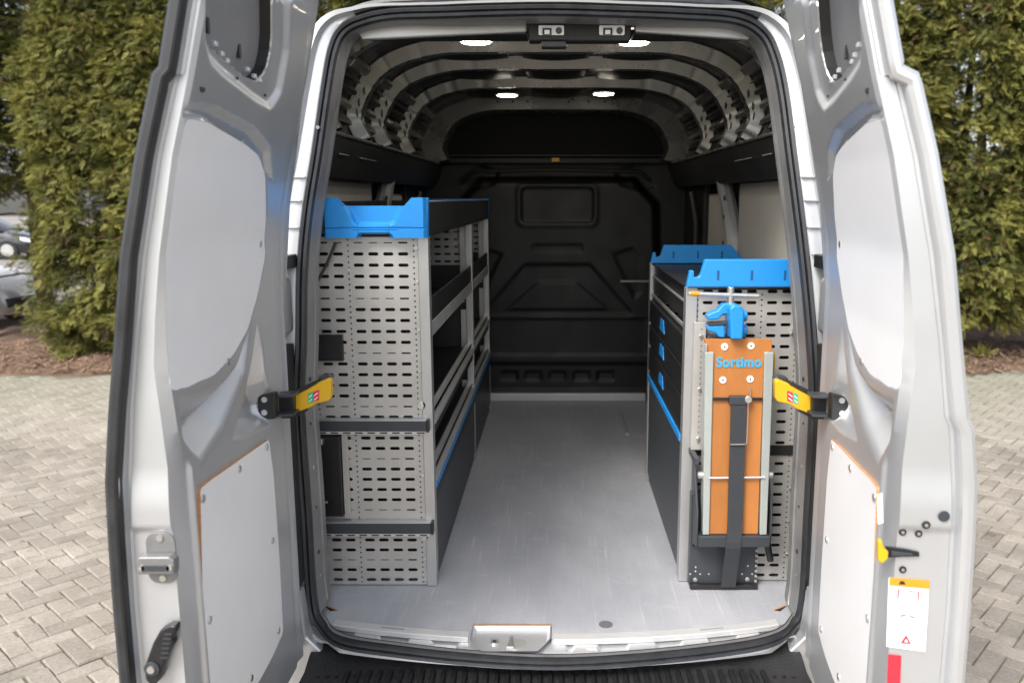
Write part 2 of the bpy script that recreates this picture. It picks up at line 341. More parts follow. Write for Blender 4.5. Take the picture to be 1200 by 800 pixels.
def spray_template():
    V = []; F = []
    def leaf(o, ang, L, Wd, z):
        c, s = math.cos(ang), math.sin(ang); b = len(V)
        for u, v in ((0, 0), (.55, Wd), (1, 0), (.55, -Wd)):
            V.append((o[0] + u * L * c - v * s, o[1] + u * L * s + v * c, z - .25 * u * L))
        F.append((b, b + 1, b + 2, b + 3))
    for i in range(8):
        x = .008 + i * .0125; l = .050 * (1 - i / 11)
        for sg in (-1, 1): leaf((x, 0), sg * R(48 - i * 2 + 8 * math.sin(i * 5)), l, .0040, -x * x * .9 + .006 * math.sin(i * 2.3 + sg))
    leaf((0, 0), 0, .12, .003, 0); leaf((.085, 0), 0, .045, .005, -.006)
    return np.array(V), np.array(F)
def crown_mesh(seed, height, rad, nclump, nper, zlow=.02):
    g = np.random.default_rng(seed); TV, TF = spray_template(); k = len(TV)
    th = np.where(g.uniform(0, 1, nclump) < .62, g.normal(-1.57, .75, nclump), g.uniform(0, 6.283, nclump)); z = zlow + (1 - zlow) * g.uniform(0, 1, nclump) ** .95
    prof = rad * (1 - .75 * z ** 3) * np.where(z < .10, .80, 1); rr = prof * g.uniform(.72, 1.08, nclump) + .10 * np.sin(th * 3 + z * 14) + .07 * np.sin(th * 7 - z * 23)
    C = np.stack([rr * np.cos(th), rr * np.sin(th), z * height], 1); out = np.stack([np.cos(th), np.sin(th), np.zeros(nclump)], 1)
    n = nclump * nper; Cn = np.repeat(C, nper, 0); On = np.repeat(out, nper, 0)
    ctone = np.repeat(.46 + .22 * np.sin(th * 5 + z * 31) * np.sin(z * 47 - th * 3) + g.normal(0, .13, nclump), nper)
    u = g.uniform(0, 1, n)                        # distance out along the bough
    tang = np.stack([-On[:, 1], On[:, 0], np.zeros(n)], 1)
    lat = g.normal(0, .085, n) * (1.25 - u * .7)
    P = Cn + On * (u * .30 - .20)[:, None] + tang * lat[:, None]; P[:, 2] += g.normal(0, .045, n) + .12 * u - .20 * u * u
    D = On * .8 + tang * (lat * 5)[:, None] + g.normal(0, .45, (n, 3)); D[:, 2] += g.uniform(-.7, .25, n); D /= np.linalg.norm(D, axis=1)[:, None]
    U = np.stack([np.zeros(n), np.zeros(n), np.ones(n)], 1) + g.normal(0, .45, (n, 3)) + On * .35
    U -= D * (U * D).sum(1)[:, None]; U /= np.linalg.norm(U, axis=1)[:, None]; Sd = np.cross(U, D)
    sc = g.uniform(.68, 1.18, n)
    V = P[:, None, :] + sc[:, None, None] * (TV[None, :, 0, None] * D[:, None, :] + TV[None, :, 1, None] * Sd[:, None, :] + TV[None, :, 2, None] * U[:, None, :])
    F = TF[None] + (np.arange(n) * k)[:, None, None]
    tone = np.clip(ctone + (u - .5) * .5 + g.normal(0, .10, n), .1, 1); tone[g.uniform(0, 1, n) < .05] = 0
    ft = np.repeat(tone, len(TF)); ft = np.where(ft > 0, np.clip(ft + g.normal(0, .10, len(ft)), .08, 1), 0)
    return V.reshape(-1, 3), F.reshape(-1, 4), ft
def trees():
    protos = []
    for sd, zl in ((3, .012), (29, .36)):
        protos.append(crown_mesh(sd, 5.6, .92, 980 if zl < .3 else 620, 42 if zl < .3 else 34, zl))
    spots = [(-7.95, 9.0, 2, 1.5, 1.0), (-5.58, 8.2, 0, .98, 1.0), (-4.6, 8.0, 0, 1.05, .98), (-3.6, 8.3, 0, 1.0, 1.02), (-2.4, 8.5, 0, .97, 1.0), (-1.1, 8.6, 2, 1., 1.),
             (.3, 8.6, 0, 1., 1.), (1.6, 8.6, 1, 1., 1.), (2.9, 8.4, 1, 1., 1.), (4.05, 8.35, 1, 1.05, 1.), (5.1, 8.15, 1, 1., 1.03), (6.2, 8.2, 1, 1., 1.), (7.4, 8.5, 0, 1., 1.)]
    lab = ['conifer at the left end of the row, hanging over the parked cars', 'dense green conifer left of the van, next to the gap with the cars', 'bushy conifer just left of the open left door',
           'conifer mostly behind the left door of the van', 'conifer behind the van showing over the left roof corner', 'conifer behind the van roof left of centre', 'conifer behind the middle of the van', 'conifer behind the van right of centre',
           'conifer glimpsed over the right rear roof corner of the van', 'conifer mostly behind the right door of the van', 'yellow-green conifer just right of the open right door', 'conifer at the right edge of the photo with a bare trunk base', 'conifer beyond the right edge of the row']
    mesh = {}
    for i, (x, y, k, s, h) in enumerate(spots):
        lift = .42 if k == 1 else 0; k = {0: 0, 1: 0, 2: 1}[k]
        if i in (6, 7, 12): continue          # wholly hidden behind the van / outside
        t = empty('conifer_tree', (x, y, GZ), random.uniform(-.55, .55), label=lab[i], cat='tree', group='conifers in a row behind the van')
        t.scale = (s, s, h)
        if k not in mesh:
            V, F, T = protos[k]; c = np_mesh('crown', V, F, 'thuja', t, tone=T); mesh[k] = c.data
        else:
            c = bpy.data.objects.new('crown', mesh[k]); COL.objects.link(c); c.parent = t
        c.location.z = lift
        b = MB(); b.tube([(0, 0, -.1), (.02, .01, .6), (-.02, .02, 2.), (.01, 0, 5.)], [.095, .075, .06, .02], 9)
        for q in range(26):
            a = q * 2.4; z = .35 + q * .17; l = .72 - q * .012
            b.tube([(0, 0, z), (l * .5 * math.cos(a), l * .5 * math.sin(a), z + .06), (l * math.cos(a), l * math.sin(a), z + .02)], [.018, .012, .004], 5)
        b.build('trunk', 'bark', t, smooth=True)
trees()
def background_trees():
    # a second, darker rank behind keeps the row closed except for chinks of sky
    V, F, T = crown_mesh(41, 4.9, 1.25, 380, 14)
    me = None
    hi_t = empty('conifer_tree', (-7.95, 10.4, GZ), .4, label='conifer in the second rank above the parked cars at the far left', cat='tree', group='conifers in a second rank')
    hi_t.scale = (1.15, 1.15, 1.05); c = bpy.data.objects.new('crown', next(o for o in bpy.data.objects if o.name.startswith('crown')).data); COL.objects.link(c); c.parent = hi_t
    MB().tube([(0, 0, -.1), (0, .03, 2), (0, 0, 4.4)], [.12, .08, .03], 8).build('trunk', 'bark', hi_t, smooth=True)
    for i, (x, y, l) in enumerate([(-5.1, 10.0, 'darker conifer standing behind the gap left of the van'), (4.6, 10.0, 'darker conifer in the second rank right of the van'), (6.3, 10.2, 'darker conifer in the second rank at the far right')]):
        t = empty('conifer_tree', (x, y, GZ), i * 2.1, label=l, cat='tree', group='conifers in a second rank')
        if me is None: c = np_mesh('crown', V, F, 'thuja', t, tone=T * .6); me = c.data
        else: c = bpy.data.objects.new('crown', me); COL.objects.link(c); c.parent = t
        MB().tube([(0, 0, -.1), (0, .03, 2), (0, 0, 4.4)], [.12, .08, .03], 8).build('trunk', 'bark', t, smooth=True)
background_trees()
def seedling(x, y, s, lab):
    g = np.random.default_rng(int(abs(x) * 100)); TV, TF = spray_template(); n = 46
    a = g.uniform(0, 6.28, n); el = g.uniform(.2, 1.3, n); D = np.stack([np.cos(a) * np.cos(el), np.sin(a) * np.cos(el), np.sin(el)], 1)
    P = D * g.uniform(.02, .12, n)[:, None]; U = np.cross(D, g.normal(0, 1, (n, 3))); U /= np.linalg.norm(U, axis=1)[:, None]; Sd = np.cross(U, D)
    V = P[:, None] + s * (TV[None, :, 0, None] * D[:, None] + TV[None, :, 1, None] * Sd[:, None] + TV[None, :, 2, None] * U[:, None])
    t = empty('seedling', (x, y, GZ + .05), label=lab, cat='plant')
    np_mesh('foliage', V.reshape(-1, 3), (TF[None] + (np.arange(n) * len(TV))[:, None, None]).reshape(-1, 4), 'thuja', t, tone=np.full(n * len(TF), .85))
    MB().tube([(0, 0, -.06), (0, 0, .1)], [.008, .004], 6).build('stem', 'bark', t)
seedling(5.2, 7.5, 1.0, 'small pale green seedling on the brown litter at the right')
seedling(4.75, 7.2, .45, 'tiny green sprig at the foot of the right hedge')

# ---------------------------------------------------------------- parked cars at the far left
def car(name, loc, rz, paint, label):
    t = empty(name, loc, rz, label=label, cat='car', group='cars parked beyond the left end of the hedge')
    # length along +x (nose), half width .86
    xs = [-2.15, -2.1, -1.9, -1.3, -.5, .4, 1.2, 1.75, 2.02, 2.12, 2.15]
    hood = [.55, .82, .95, .98, .96, .95, .90, .80, .68, .55, .42]; low = [.35, .28, .24, .22, .2, .2, .2, .2, .22, .25, .3]; hw = [.70, .78, .83, .86, .86, .86, .85, .80, .70, .60, .52]
    b = MB(); rings = []
    for x, hz, lz, w in zip(xs, hood, low, hw):
        rings.append([(x, w * a, lz + (hz - lz) * q) for a, q in ((-.9, 0), (-1, .25), (-1, .7), (-.93, .92), (-.7, 1), (0, 1.03), (.7, 1), (.93, .92), (1, .7), (1, .25), (.9, 0))])
    n = 11; vs = [p for r in rings for p in r]; fs = [(i * n + j, i * n + (j + 1) % n, (i + 1) * n + (j + 1) % n, (i + 1) * n + j) for i in range(len(xs) - 1) for j in range(n)]
    fs += [tuple(range(n)), tuple(range((len(xs) - 1) * n, len(xs) * n))]
    b.add(vs, fs).build('body', paint, t, smooth=True, angle=50)
    g = MB(); r2 = []
    for x, z, w in ((-1.95, .96, .72), (-1.45, 1.38, .60), (-.3, 1.46, .60), (.35, 1.40, .60), (1.15, .93, .74)):
        r2.append([(x, -w, .9), (x, -w * .97, z - .03), (x, -w * .8, z), (x, w * .8, z), (x, w * .97, z - .03), (x, w, .9)])
    vs = [p for r in r2 for p in r]; g.add(vs, [(i * 6 + j, i * 6 + (j + 1) % 6, (i + 1) * 6 + (j + 1) % 6, (i + 1) * 6 + j) for i in range(4) for j in range(6)] + [tuple(range(6)), tuple(range(24, 30))])
    g.build('window_band', 'glass', t, smooth=True)
    MB().box((-1.35, -.56, 1.41), (.3, .56, 1.475)).build('roof', paint, t, bevel=.02)
    for sx in (-1.3, 1.32):
        for sy in (-1, 1):
            w = MB().cyl((sx, sy * .64, .31), (sx, sy * .875, .31), .31, 24).build('wheel', 'tyre', t, bevel=.02)
            MB().cyl((sx, sy * .80, .31), (sx, sy * .885, .31), .2, 16).build('rim', 'alu', w)
    for sy in (-1, 1):
        MB().add([(1.85, sy * .45, .56), (2.13, sy * .42, .50), (2.0, sy * .74, .54), (1.72, sy * .82, .62), (1.85, sy * .45, .70), (2.06, sy * .42, .64), (1.95, sy * .73, .68), (1.70, sy * .81, .75)],
                 [(0, 1, 2, 3), (4, 5, 6, 7), (0, 1, 5, 4), (1, 2, 6, 5), (2, 3, 7, 6), (3, 0, 4, 7)]).build('headlight', 'label', t, bevel=.01)
        MB().box((.65, sy * .84, .95), (.85, sy * 1.0, 1.07)).build('mirror', paint, t, bevel=.02)
    MB().box((2.05, -.5, .34), (2.17, .5, .48)).build('grille', 'black', t, bevel=.01)
    return t
car('silver_car', (-10.35, 10.6, GZ + .01), R(-4), 'carsilver', 'pale silver car whose nose shows at the left edge of the photo')
car('black_car', (-19.0, 25.0, GZ + .01), R(6), 'cardark', 'black car parked farther back beside the hedge end')

# ================================================================ THE VAN
van = empty('panel_van', (0, 0, 0), label='silver high-roof panel van with both rear doors open and shelving inside', cat='van')
LEAN = [(-.5, 0), (.6, 0), (.77, .01), (.915, .03), (1.05, .05), (1.22, .08), (1.41, .12), (1.55, .16), (1.69, .19), (1.9, .24)]
def lean(z): return lerp(z, LEAN)
def rearY(x, z): return lean(z) - .07 + .11 * (abs(x) / .76) ** 2 * (1 if z < .9 else .9) - .075 * max(0, min(1, (.14 - z) / .12)) * max(0, min(1, (.765 - abs(x)) / .10))
SEALPX = [(650, 777), (750, 772), (850, 761), (905, 750), (930, 732), (942, 705), (948, 600), (954, 480), (951, 400), (944, 320), (936, 250), (927, 180), (918, 110), (908, 66), (893, 38), (862, 22), (800, 17), (720, 14), (650, 12),
          (580, 13), (520, 15), (460, 17), (425, 24), (402, 36), (390, 60), (381, 110), (371, 180), (360, 250), (354, 320), (353, 400), (351, 480), (359, 600), (366, 705), (378, 734), (400, 752), (460, 762), (550, 772)]
def cast_rear(px, py):
    Y = 0.
    for _ in range(12):
        x, z = atY(px, py, Y); Y = rearY(x, z)
    return Vector((x, Y, z))
loop0 = [cast_rear(*p) for p in SEALPX]
def catmull(P, k=5):
    n = len(P); out = []
    for i in range(n):
        a, b, c, d = P[i - 1], P[i], P[(i + 1) % n], P[(i + 2) % n]
        for j in range(k):
            t = j / k; out.append(.5 * ((2 * b) + (c - a) * t + (2 * a - 5 * b + 4 * c - d) * t * t + (3 * b - a - 3 * c + d) * t ** 3))
    return out
LOOP = catmull(loop0); NL = len(LOOP)
ctr = Vector((0, 0, .9))
def nrm(i):
    d = LOOP[(i + 1) % NL] - LOOP[i - 1]; d.y = 0; d.normalize(); n = Vector((d.z, 0, -d.x))
    if n.dot(LOOP[i] - Vector((0, LOOP[i].y, .9))) < 0: n = -n
    return n
NRM = [nrm(i) for i in range(NL)]
low = lambda i, y: y if NRM[i].z > -.3 else max(.004, y * (1 + (NRM[i].z + .3) / .5))
def off(i, o, y): p = LOOP[i] + NRM[i] * o; return (p.x, p.y + y, p.z)
def strip(b, offs, mi=0):
    """sweep a profile (outward offset, depth) round the opening"""
    k = len(offs); V = []; F = []
    for i in range(NL):
        for o, y in offs:
            if callable(o): o = o(i)
            V.append(off(i, o, y(i) if callable(y) else y))
    for i in range(NL):
        for j in range(k - 1):
            a, c = i * k + j, ((i + 1) % NL) * k + j; F.append((a, c, c + 1, a + 1))
    return b.add(V, F, mi)
# outer frame width: wide at the sides, slim at top and bottom
def wide(i):
    n = NRM[i]; z = LOOP[i].z; s = abs(n.x)
    return (.028 if NRM[i].z > -.35 else .012) + .075 * s * (1 if z < 1.2 else max(.75, 1 - (z - 1.2) * .5))
b = MB(); strip(b, [(lambda i: min(.012, wide(i) * .5), .02), (lambda i: min(.024, wide(i) * .55), .012), (lambda i: wide(i) * .62, .014), (lambda i: wide(i) * .72, -.012), (lambda i: wide(i) * .95, -.014), (lambda i: wide(i), .0), (lambda i: wide(i) + .004, .03)])
b.build('rear_frame', 'paint', van, smooth=True, angle=40)
b = MB(); jw = lambda i: abs(NRM[i].x) ** 2 * lerp(LOOP[i].z, [(.55, 1), (1.15, .3)])
strip(b, [(-.012, -.002), (-.016, .008), (-.017, .02), (lambda i: -.018 - .004 * jw(i), lambda i: low(i, .060)), (lambda i: -.018 - .006 * jw(i), lambda i: low(i, .066)), (lambda i: -.018 - .011 * jw(i), lambda i: low(i, .068)), (lambda i: -.018 - .012 * jw(i), lambda i: low(i, .10))])
jm = b.build('door_jamb', 'jamb', van, smooth=True, angle=40)
b = MB(); strip(b, [(.015, .016), (.017, -.004), (.010, -.019), (.002, -.016), (.0, -.006), (-.004, -.012), (-.012, -.010), (-.016, .006), (-.014, .03), (.015, .03), (.015, .016)])
b.build('door_seal', 'rubber', van, smooth=True, angle=50)
# body shell ahead of the frame
def shell():
    b = MB(); base = [off(i, wide(i) + .004, .03) for i in range(NL)]
    secs = [(0, 1, 1, 0), (.14, 1.08, 1.01, 0), (.35, 1.12, 1.02, 0), (1.2, 1.14, 1.04, 0), (4.0, 1.14, 1.03, 0), (4.5, 1.08, .96, 0), (5.0, 1.05, .72, 0), (5.4, 1.0, .52, 0), (5.95, .86, .40, 0)]
    V = []; F = []
    for Y, sx, sz, _ in secs:
        for x, y, z in base: V.append((x * sx, (y + Y) if Y < 1 else Y + .1, -.12 + (z + .12) * sz if z > -.12 else z))
    for k in range(len(secs) - 1):
        for i in range(NL): F.append((k * NL + i, k * NL + (i + 1) % NL, (k + 1) * NL + (i + 1) % NL, (k + 1) * NL + i))
    F.append(tuple(range((len(secs) - 1) * NL, len(secs) * NL)))
    b.add(V, F).build('body_shell', 'paint', van, smooth=True)
    # lower body below the load floor
    b = MB().box((-.86, .12, -.42), (.86, 5.7, -.02)); b.build('chassis', 'black', van, bevel=.03)
    for x in (-.80, .80):
        for y in (1.1, 4.9):
            w = MB().cyl((x - .1, y, GZ + .34), (x + .1, y, GZ + .34), .34, 28).build('wheel', 'tyre', van, bevel=.02)
            MB().cyl((x - .105, y, GZ + .34), (x + .105, y, GZ + .34), .2, 20).build('rim', 'alu', w)
    MB().add([(-.66, 4.65, 1.72), (.66, 4.65, 1.72), (.78, 5.12, 1.20), (-.78, 5.12, 1.20)], [(0, 1, 2, 3)]).build('windscreen', 'glass', van, solid=.01)
shell()
# dark roof edge trim and black shade boxes on the door pillars
b = MB(); pts = [off(i, .034, .004) for i in range(NL) if LOOP[i].z > 1.80 and abs(LOOP[i].x) < .60]
pts.sort(key=lambda p: p[0]); b.tube(pts, .015, 8); b.build('roof_edge_trim', 'rubber', van, smooth=True)

for sg in (-1, 1):
    # black folded harness boot and a solid black box standing in for the shade between door and seal
    b = MB(); pts = []
    for i in range(24):
        z = .90 - i * .031; pts.append((sg * (.822 + .008 * math.sin(i * 1.3) + .01 * (i > 8)), -.035 - .012 * math.sin(i * .8), z))
    b.tube(pts, [.017 + .004 * (i % 2) for i in range(24)], 10); b.build('harness_boot', 'black', van, smooth=True)
    MB().box((.786 if sg > 0 else -.90, -.012, .15), (.90 if sg > 0 else -.786, .05, .90)).build('hinge_shade_box', 'dark', van, bevel=.004)
    MB().box((.775 if sg > 0 else -.86, -.02, 1.125), (.86 if sg > 0 else -.775, .09, 1.165)).build('black_clamp', 'black', van, bevel=.004)
    for z0, z1 in ((.93, 1.10), (.02, .12)):
        h = MB().pz(rrect(min(sg * .788, sg * .845), max(sg * .788, sg * .845), z0, z1, .018), -.03, .06).build('hinge', 'paint_in', van, bevel=.004)
        for z in (z0 + .03, (z0 + z1) / 2, z1 - .03): MB().disc((sg * .808, -.03, z), (0, -1, 0), .010, .008, 6).build('bolt', 'steel', h)
    MB().tube([(sg * .80, -.03, .99), (sg * .812, -.04, .96), (sg * .795, -.045, .93), (sg * .80, -.03, .89)], .0035, 6).build('cable', 'black', van, smooth=True)
    # seam sealer lines up the pillar
    for z in (1.16, 1.24, 1.32, 1.39):
        i = min(range(NL), key=lambda k: abs(LOOP[k].z - z) + (0 if LOOP[k].x * sg > 0 else 9)); p = LOOP[i]
        MB().box((min(p.x + sg * .024, p.x + sg * .068), p.y - .0005, z), (max(p.x + sg * .024, p.x + sg * .068), p.y + .01, z + .003)).build('pillar_seam', 'paint_in', van)
    # lower corner of the body below the hinge
    P = [(sg * .787, .135), (sg * .875, .135), (sg * .90, -.02), (sg * .89, -.30), (sg * .74, -.30), (sg * .70, -.085), (sg * .772, -.01)]
    MB().pz(P, -.03, .03).build('rear_corner', 'paint', van, bevel=.008, seg=3)
    MB().pz([(sg * .79, .135), (sg * .85, .135), (sg * .85, .18), (sg * .81, .18)], -.045, -.02).build('corner_bracket', 'paint_in', van, bevel=.003)

# load floor, sill, bumper
def rearfl(x): return -.062 + .09 * (x / .70) ** 2
b = MB(); xs = np.linspace(-.86, .86, 60)
notch = lambda x: (.028 if -.262 < x < -.012 else rearfl(x))
xs = sorted(list(xs) + [-.2621, -.2619, -.0121, -.0119]); pf = [(x, notch(x)) for x in xs if abs(x) < .765]
outl = pf + [(.86, .14), (.86, 2.96), (-.86, 2.96), (-.86, .14)]
b.prism([(x, y, 0) for x, y in outl], (0, 0, -.012)); fl = b.build('load_floor', 'floor', van)
for px in (.159,): MB().disc((px, .03, .0005), (0, 0, 1), .022, .0015, 20).build('floor_plug', mat('floor_plug_grey', (.13, .13, .135), .5), fl)
MB().prism([(-.2625, .0285, .001), (-.0115, .0285, .001), (-.0115, .033, .001), (-.2625, .033, .001)], (0, 0, .0012)).build('raw_edge', 'ply', fl)
for sg in (-1, 1):
    MB().prism([(sg * .715, .12, .0012), (sg * .765, .15, .0012), (sg * .735, .115, .0012)], (0, 0, .001)).build('corner_cutout', 'dark', fl)
    MB().prism([(sg * .712, .122, .0014), (sg * .764, .156, .0014), (sg * .764, .149, .0014), (sg * .716, .118, .0014)], (0, 0, .0015)).build('raw_edge', 'ply', fl)
MB().tube([(.405, 2.72, .006), (.408, 2.15, .006)], .010, 8).build('floor_rail', mat('scuffed_rail', (.42, .42, .43), .4, .3), fl)
for xa, xb in ((-.705, -.268), (-.005, .705)):
    n = 16; V = []
    for i in range(n + 1):
        x = xa + (xb - xa) * i / n; y = rearfl(x)
        V += [(x, y + .030, .0005), (x, y + .030, .004), (x, y - .004, .004), (x, y - .007, .002), (x, y - .007, -.012)]
    F = [(i * 5 + j, i * 5 + j + 1, (i + 1) * 5 + j + 1, (i + 1) * 5 + j) for i in range(n) for j in range(4)] + [(0, 1, 2, 3, 4), tuple(n * 5 + j for j in (4, 3, 2, 1, 0))]
    t = MB().add(V, F).build('sill_trim', 'white', van, smooth=True, angle=30)
    xm = xa + .36 * (xb - xa) + (.2 if xa > -.1 else 0)
    MB().prism([(xm, rearfl(xm) + .010, .0045), (xm + .075, rearfl(xm + .075) + .010, .0045), (xm + .075, rearfl(xm + .075) + .018, .0045), (xm, rearfl(xm) + .018, .0045)], (0, 0, .0003)).build('trim_print', mat('trim_grey_print%s' % (xa > -.1), (.3, .3, .31), .5), t)
# painted sill between floor and seal, scalloped
def sill():
    b = MB(); n = 150; V = []
    for i in range(n + 1):
        x = -.735 + 1.47 * i / n; y = rearfl(x) - .008
        ph = (x + .735) % .17; sc = 1 if .02 < ph < .105 else 0
        inl = -.30 < x < .03
        d = .008 if sc and not inl else .0
        yo = rearY(x, -.05) + .012
        V += [(x, y + .02, -.011), (x, y, -.013 - d), (x, y - .028, -.015 - d), (x, y - .036, -.016), (x, yo + .006, -.026), (x, yo - .002, -.05)]
    F = [(i * 6 + j, i * 6 + j + 1, (i + 1) * 6 + j + 1, (i + 1) * 6 + j) for i in range(n) for j in range(5)]
    b.add(V, F).build('door_sill', 'paint', van, smooth=True, angle=25)
sill()
def latch():
    xm = -.137; P = [(xm - .125, .022), (xm + .125, .022), (xm + .122, -.06), (xm + .085, -.128), (xm - .085, -.128), (xm - .122, -.06)]
    b = MB(); n = 6; rin = [(x * .9 + xm * .1, y * .86 - .006) for x, y in P]
    V = [(x, y, .0025) for x, y in P] + [((x * .965 + xm * .035), y * .94 - .003, .003) for x, y in P] + [(x, y, -.010) for x, y in rin]
    F = [(k * n + i, k * n + (i + 1) % n, (k + 1) * n + (i + 1) % n, (k + 1) * n + i) for k in (0, 1) for i in range(n)] + [tuple(range(2 * n, 3 * n))]
    o = b.add(V, F).build('latch_plate', 'paint', van, smooth=True, angle=30, bevel=.002)
    MB().disc((xm - .05, -.062, -.010), (0, 0, 1), .013, .006, 16).build('bolt', 'steel', o)
    MB().disc((xm - .05, -.062, -.004), (0, 0, 1), .006, .001, 10).build('bolt_socket', 'ink', o)
    MB().prism([(xm - .012, -.10, -.010), (xm + .012, -.10, -.010), (xm + .003, -.03, -.010), (xm - .003, -.03, -.010)], (0, 0, .009)).build('latch_striker', 'steel', o, bevel=.002)
    MB().disc((xm + .02, -.07, -.0095), (0, 0, 1), .03, .002, 20).build('cover_disc', 'paint_in', o)
latch()
def bumper():
    n = 60; V = []
    for i in range(n + 1):
        x = -.76 + 1.52 * i / n; y0 = -.05 - .03 * (1 - abs(x / .7) ** 2); e = .42 * (1 - .25 * (abs(x) / .76) ** 4)
        V += [(x, .05, -.045), (x, y0, -.060), (x, y0 - .06, -.082), (x, y0 - e + .05, -.085), (x, y0 - e, -.11), (x, y0 - e, -.34), (x, y0, -.36)]
    F = [(i * 7 + j, i * 7 + j + 1, (i + 1) * 7 + j + 1, (i + 1) * 7 + j) for i in range(n) for j in range(6)] + [(0, 1, 2, 3, 4, 5, 6), tuple(n * 7 + j for j in range(7))]
    o = MB().add(V, F).build('bumper_step', mat('textured_black_bumper', (.020, .020, .021), .5, var=.3, vscale=10, bump=.3, bscale=120), van, smooth=True, angle=40)
    for i in range(40):
        x = -.624 + i * .032; MB().box((x - .007, -.36, -.095), (x + .007, -.105, -.070)).build('tread_rib', 'black', o, bevel=.003)
    for sg in (-1, 1):
        for k in range(5): MB().disc((sg * (.60 + .028 * k), -.13 - .0 * k, -.088), (0, 0, 1), .006, .010, 8).build('stud', 'black', o)
bumper()

# interior lining
def interior():
    Pb = [(0, 1.885), (.30, 1.885), (.455, 1.878), (.59, 1.845), (.677, 1.795), (.73, 1.726), (.762, 1.64), (.728, 1.565)]
    def prof(o, P=Pb, k=8):
        Q = [(x, z) for x, z in P]; full = [(-x, z) for x, z in Q[::-1][:-1]] + Q
        full = [Vector((x, 0, z)) for x, z in full]; out = []
        for i in range(len(full) - 1):
            a, b_, c, d = full[max(i - 1, 0)], full[i], full[i + 1], full[min(i + 2, len(full) - 1)]
            for j in range(k):
                t = j / k; out.append(.5 * ((2 * b_) + (c - a) * t + (2 * a - 5 * b_ + 4 * c - d) * t * t + (3 * b_ - a - 3 * c + d) * t ** 3))
        out.append(full[-1]); res = []
        for i, p in enumerate(out):
            d = (out[min(i + 1, len(out) - 1)] - out[max(i - 1, 0)]).normalized(); n = Vector((d.z, 0, -d.x))
            if n.dot(p - Vector((0, 0, 1.2))) < 0: n = -n
            res.append(p + n * o)
        return res
    # roof skin, gently swaged between the bows
    L = prof(.055); n = len(L); V = []; ys = np.linspace(.22, 3.05, 60)
    for y in ys:
        for i, p in enumerate(L): V.append((p.x, y, p.z - .006 * math.sin(y * 21) * (1 - abs(i / n - .5))))
    F = [(a * n + j, a * n + j + 1, (a + 1) * n + j + 1, (a + 1) * n + j) for a in range(len(ys) - 1) for j in range(n - 1)]
    rf = MB().add(V, F).build('roof_lining', 'skin', van, smooth=True)
    def bow(y, w, o=0., dz=0., name='roof_bow', m='bow', P=Pb):
        A = prof(.05, P); B = prof(.0, P); C = prof(.012, P); n = len(A); V = []
        for i in range(n):
            q = 0 if (i % 9) else .006
            for Q, yy in ((A, -w * .95), (A, -w * .72), (B, -w * .5 + q), (B, w * .5 - q), (A, w * .72), (A, w * .95)): V.append((Q[i].x, y + yy, Q[i].z + dz))
        F = [(i * 6 + j, i * 6 + j + 1, (i + 1) * 6 + j + 1, (i + 1) * 6 + j) for i in range(n - 1) for j in range(5)]
        bo = MB().add(V, F).build(name, m, van, smooth=True, angle=30)
        L3 = prof(-.0015, P)                   # dark punched cut-outs along the bends
        for sd in (0, 1):
            for i, hw, ln in ((7, .018, 1), (10, .012, 1), (14, .020, 2), (19, .012, 1), (23, .020, 1), (27, .010, 1), (33, .016, 1)):
                j = i if sd == 0 else len(L3) - 1 - i - ln; p, q = L3[j], L3[j + ln]; e = w * .5
                MB().add([(p.x, y - e - .004, p.z), (q.x, y - e - .004, q.z), (q.x * .9 + p.x * .1, y - e + hw, q.z * .9 + p.z * .1), (p.x * .9 + q.x * .1, y - e + hw, p.z * .9 + q.z * .1)], [(0, 1, 2, 3)]).build('cut_out', 'ink', bo, solid=.002)
        # joggled gussets at the bends
        L2 = prof(.012, P)
        for i in (8, 11, 15, len(L2) - 9, len(L2) - 12, len(L2) - 16):
            p = L2[i]; q = L2[i + 1]
            MB().add([(p.x, y - w * .5, p.z + dz), (q.x, y - w * .5, q.z + dz), (q.x * .995, y - w * 1.05, q.z + .02 + dz), (p.x * .995, y - w * .95, p.z + .02 + dz)], [(0, 1, 2, 3)]).build('gusset', m, bo, solid=.004)
        return bo
    bow(.50, .050); bow(.97, .058); bow(1.40, .058); bow(2.02, .062)
    # longer panels between the bows: stamped pans
    for y0, y1 in ((.62, .86), (1.08, 1.30), (1.55, 1.90), (2.2, 2.7)):
        for xa, xb in ((-.52, -.20), (-.14, .14), (.20, .52)):
            MB().grid(lambda u, v: (xa + (xb - xa) * u, y0 + (y1 - y0) * v, 1.918 - .022 * (math.sin(math.pi * u) * math.sin(math.pi * v)) ** .5), np.linspace(0, 1, 14), np.linspace(0, 1, 8)).build('roof_pan', 'skin', rf, smooth=True)
    # pressed stiffening pads on the skin between the bows, down both shoulders
    L4 = prof(.030)
    for y0, y1 in ((.58, .88), (1.06, 1.31), (1.49, 1.92), (2.12, 2.6)):
        for sd in (0, 1):
            for i, ln in ((5, 3), (9, 3), (13, 3), (17, 2), (20, 4)):
                j = i if sd == 0 else len(L4) - 1 - i - ln; nn = 4; V = []
                for a in range(ln + 1):
                    p = L4[j + a]; k = .012 * (1 if 0 < a < ln else -1)
                    for yy, dz in ((y0, -.02), (y0 + .03, k), (y1 - .03, k), (y1, -.02)): n_ = (Vector((0, 0, 1.3)) - p).normalized(); V.append((p.x + n_.x * dz, yy, p.z + n_.z * dz))
                MB().add(V, [(a * 4 + q, a * 4 + q + 1, a * 4 + 5 + q, a * 4 + 4 + q) for a in range(ln) for q in range(3)]).build('stiffening_pad', 'bow' if i in (9, 20) else 'skin', rf, smooth=True)
    # arch over the bulkhead
    A = prof(.07); B = prof(-.015); n = len(A); V = []
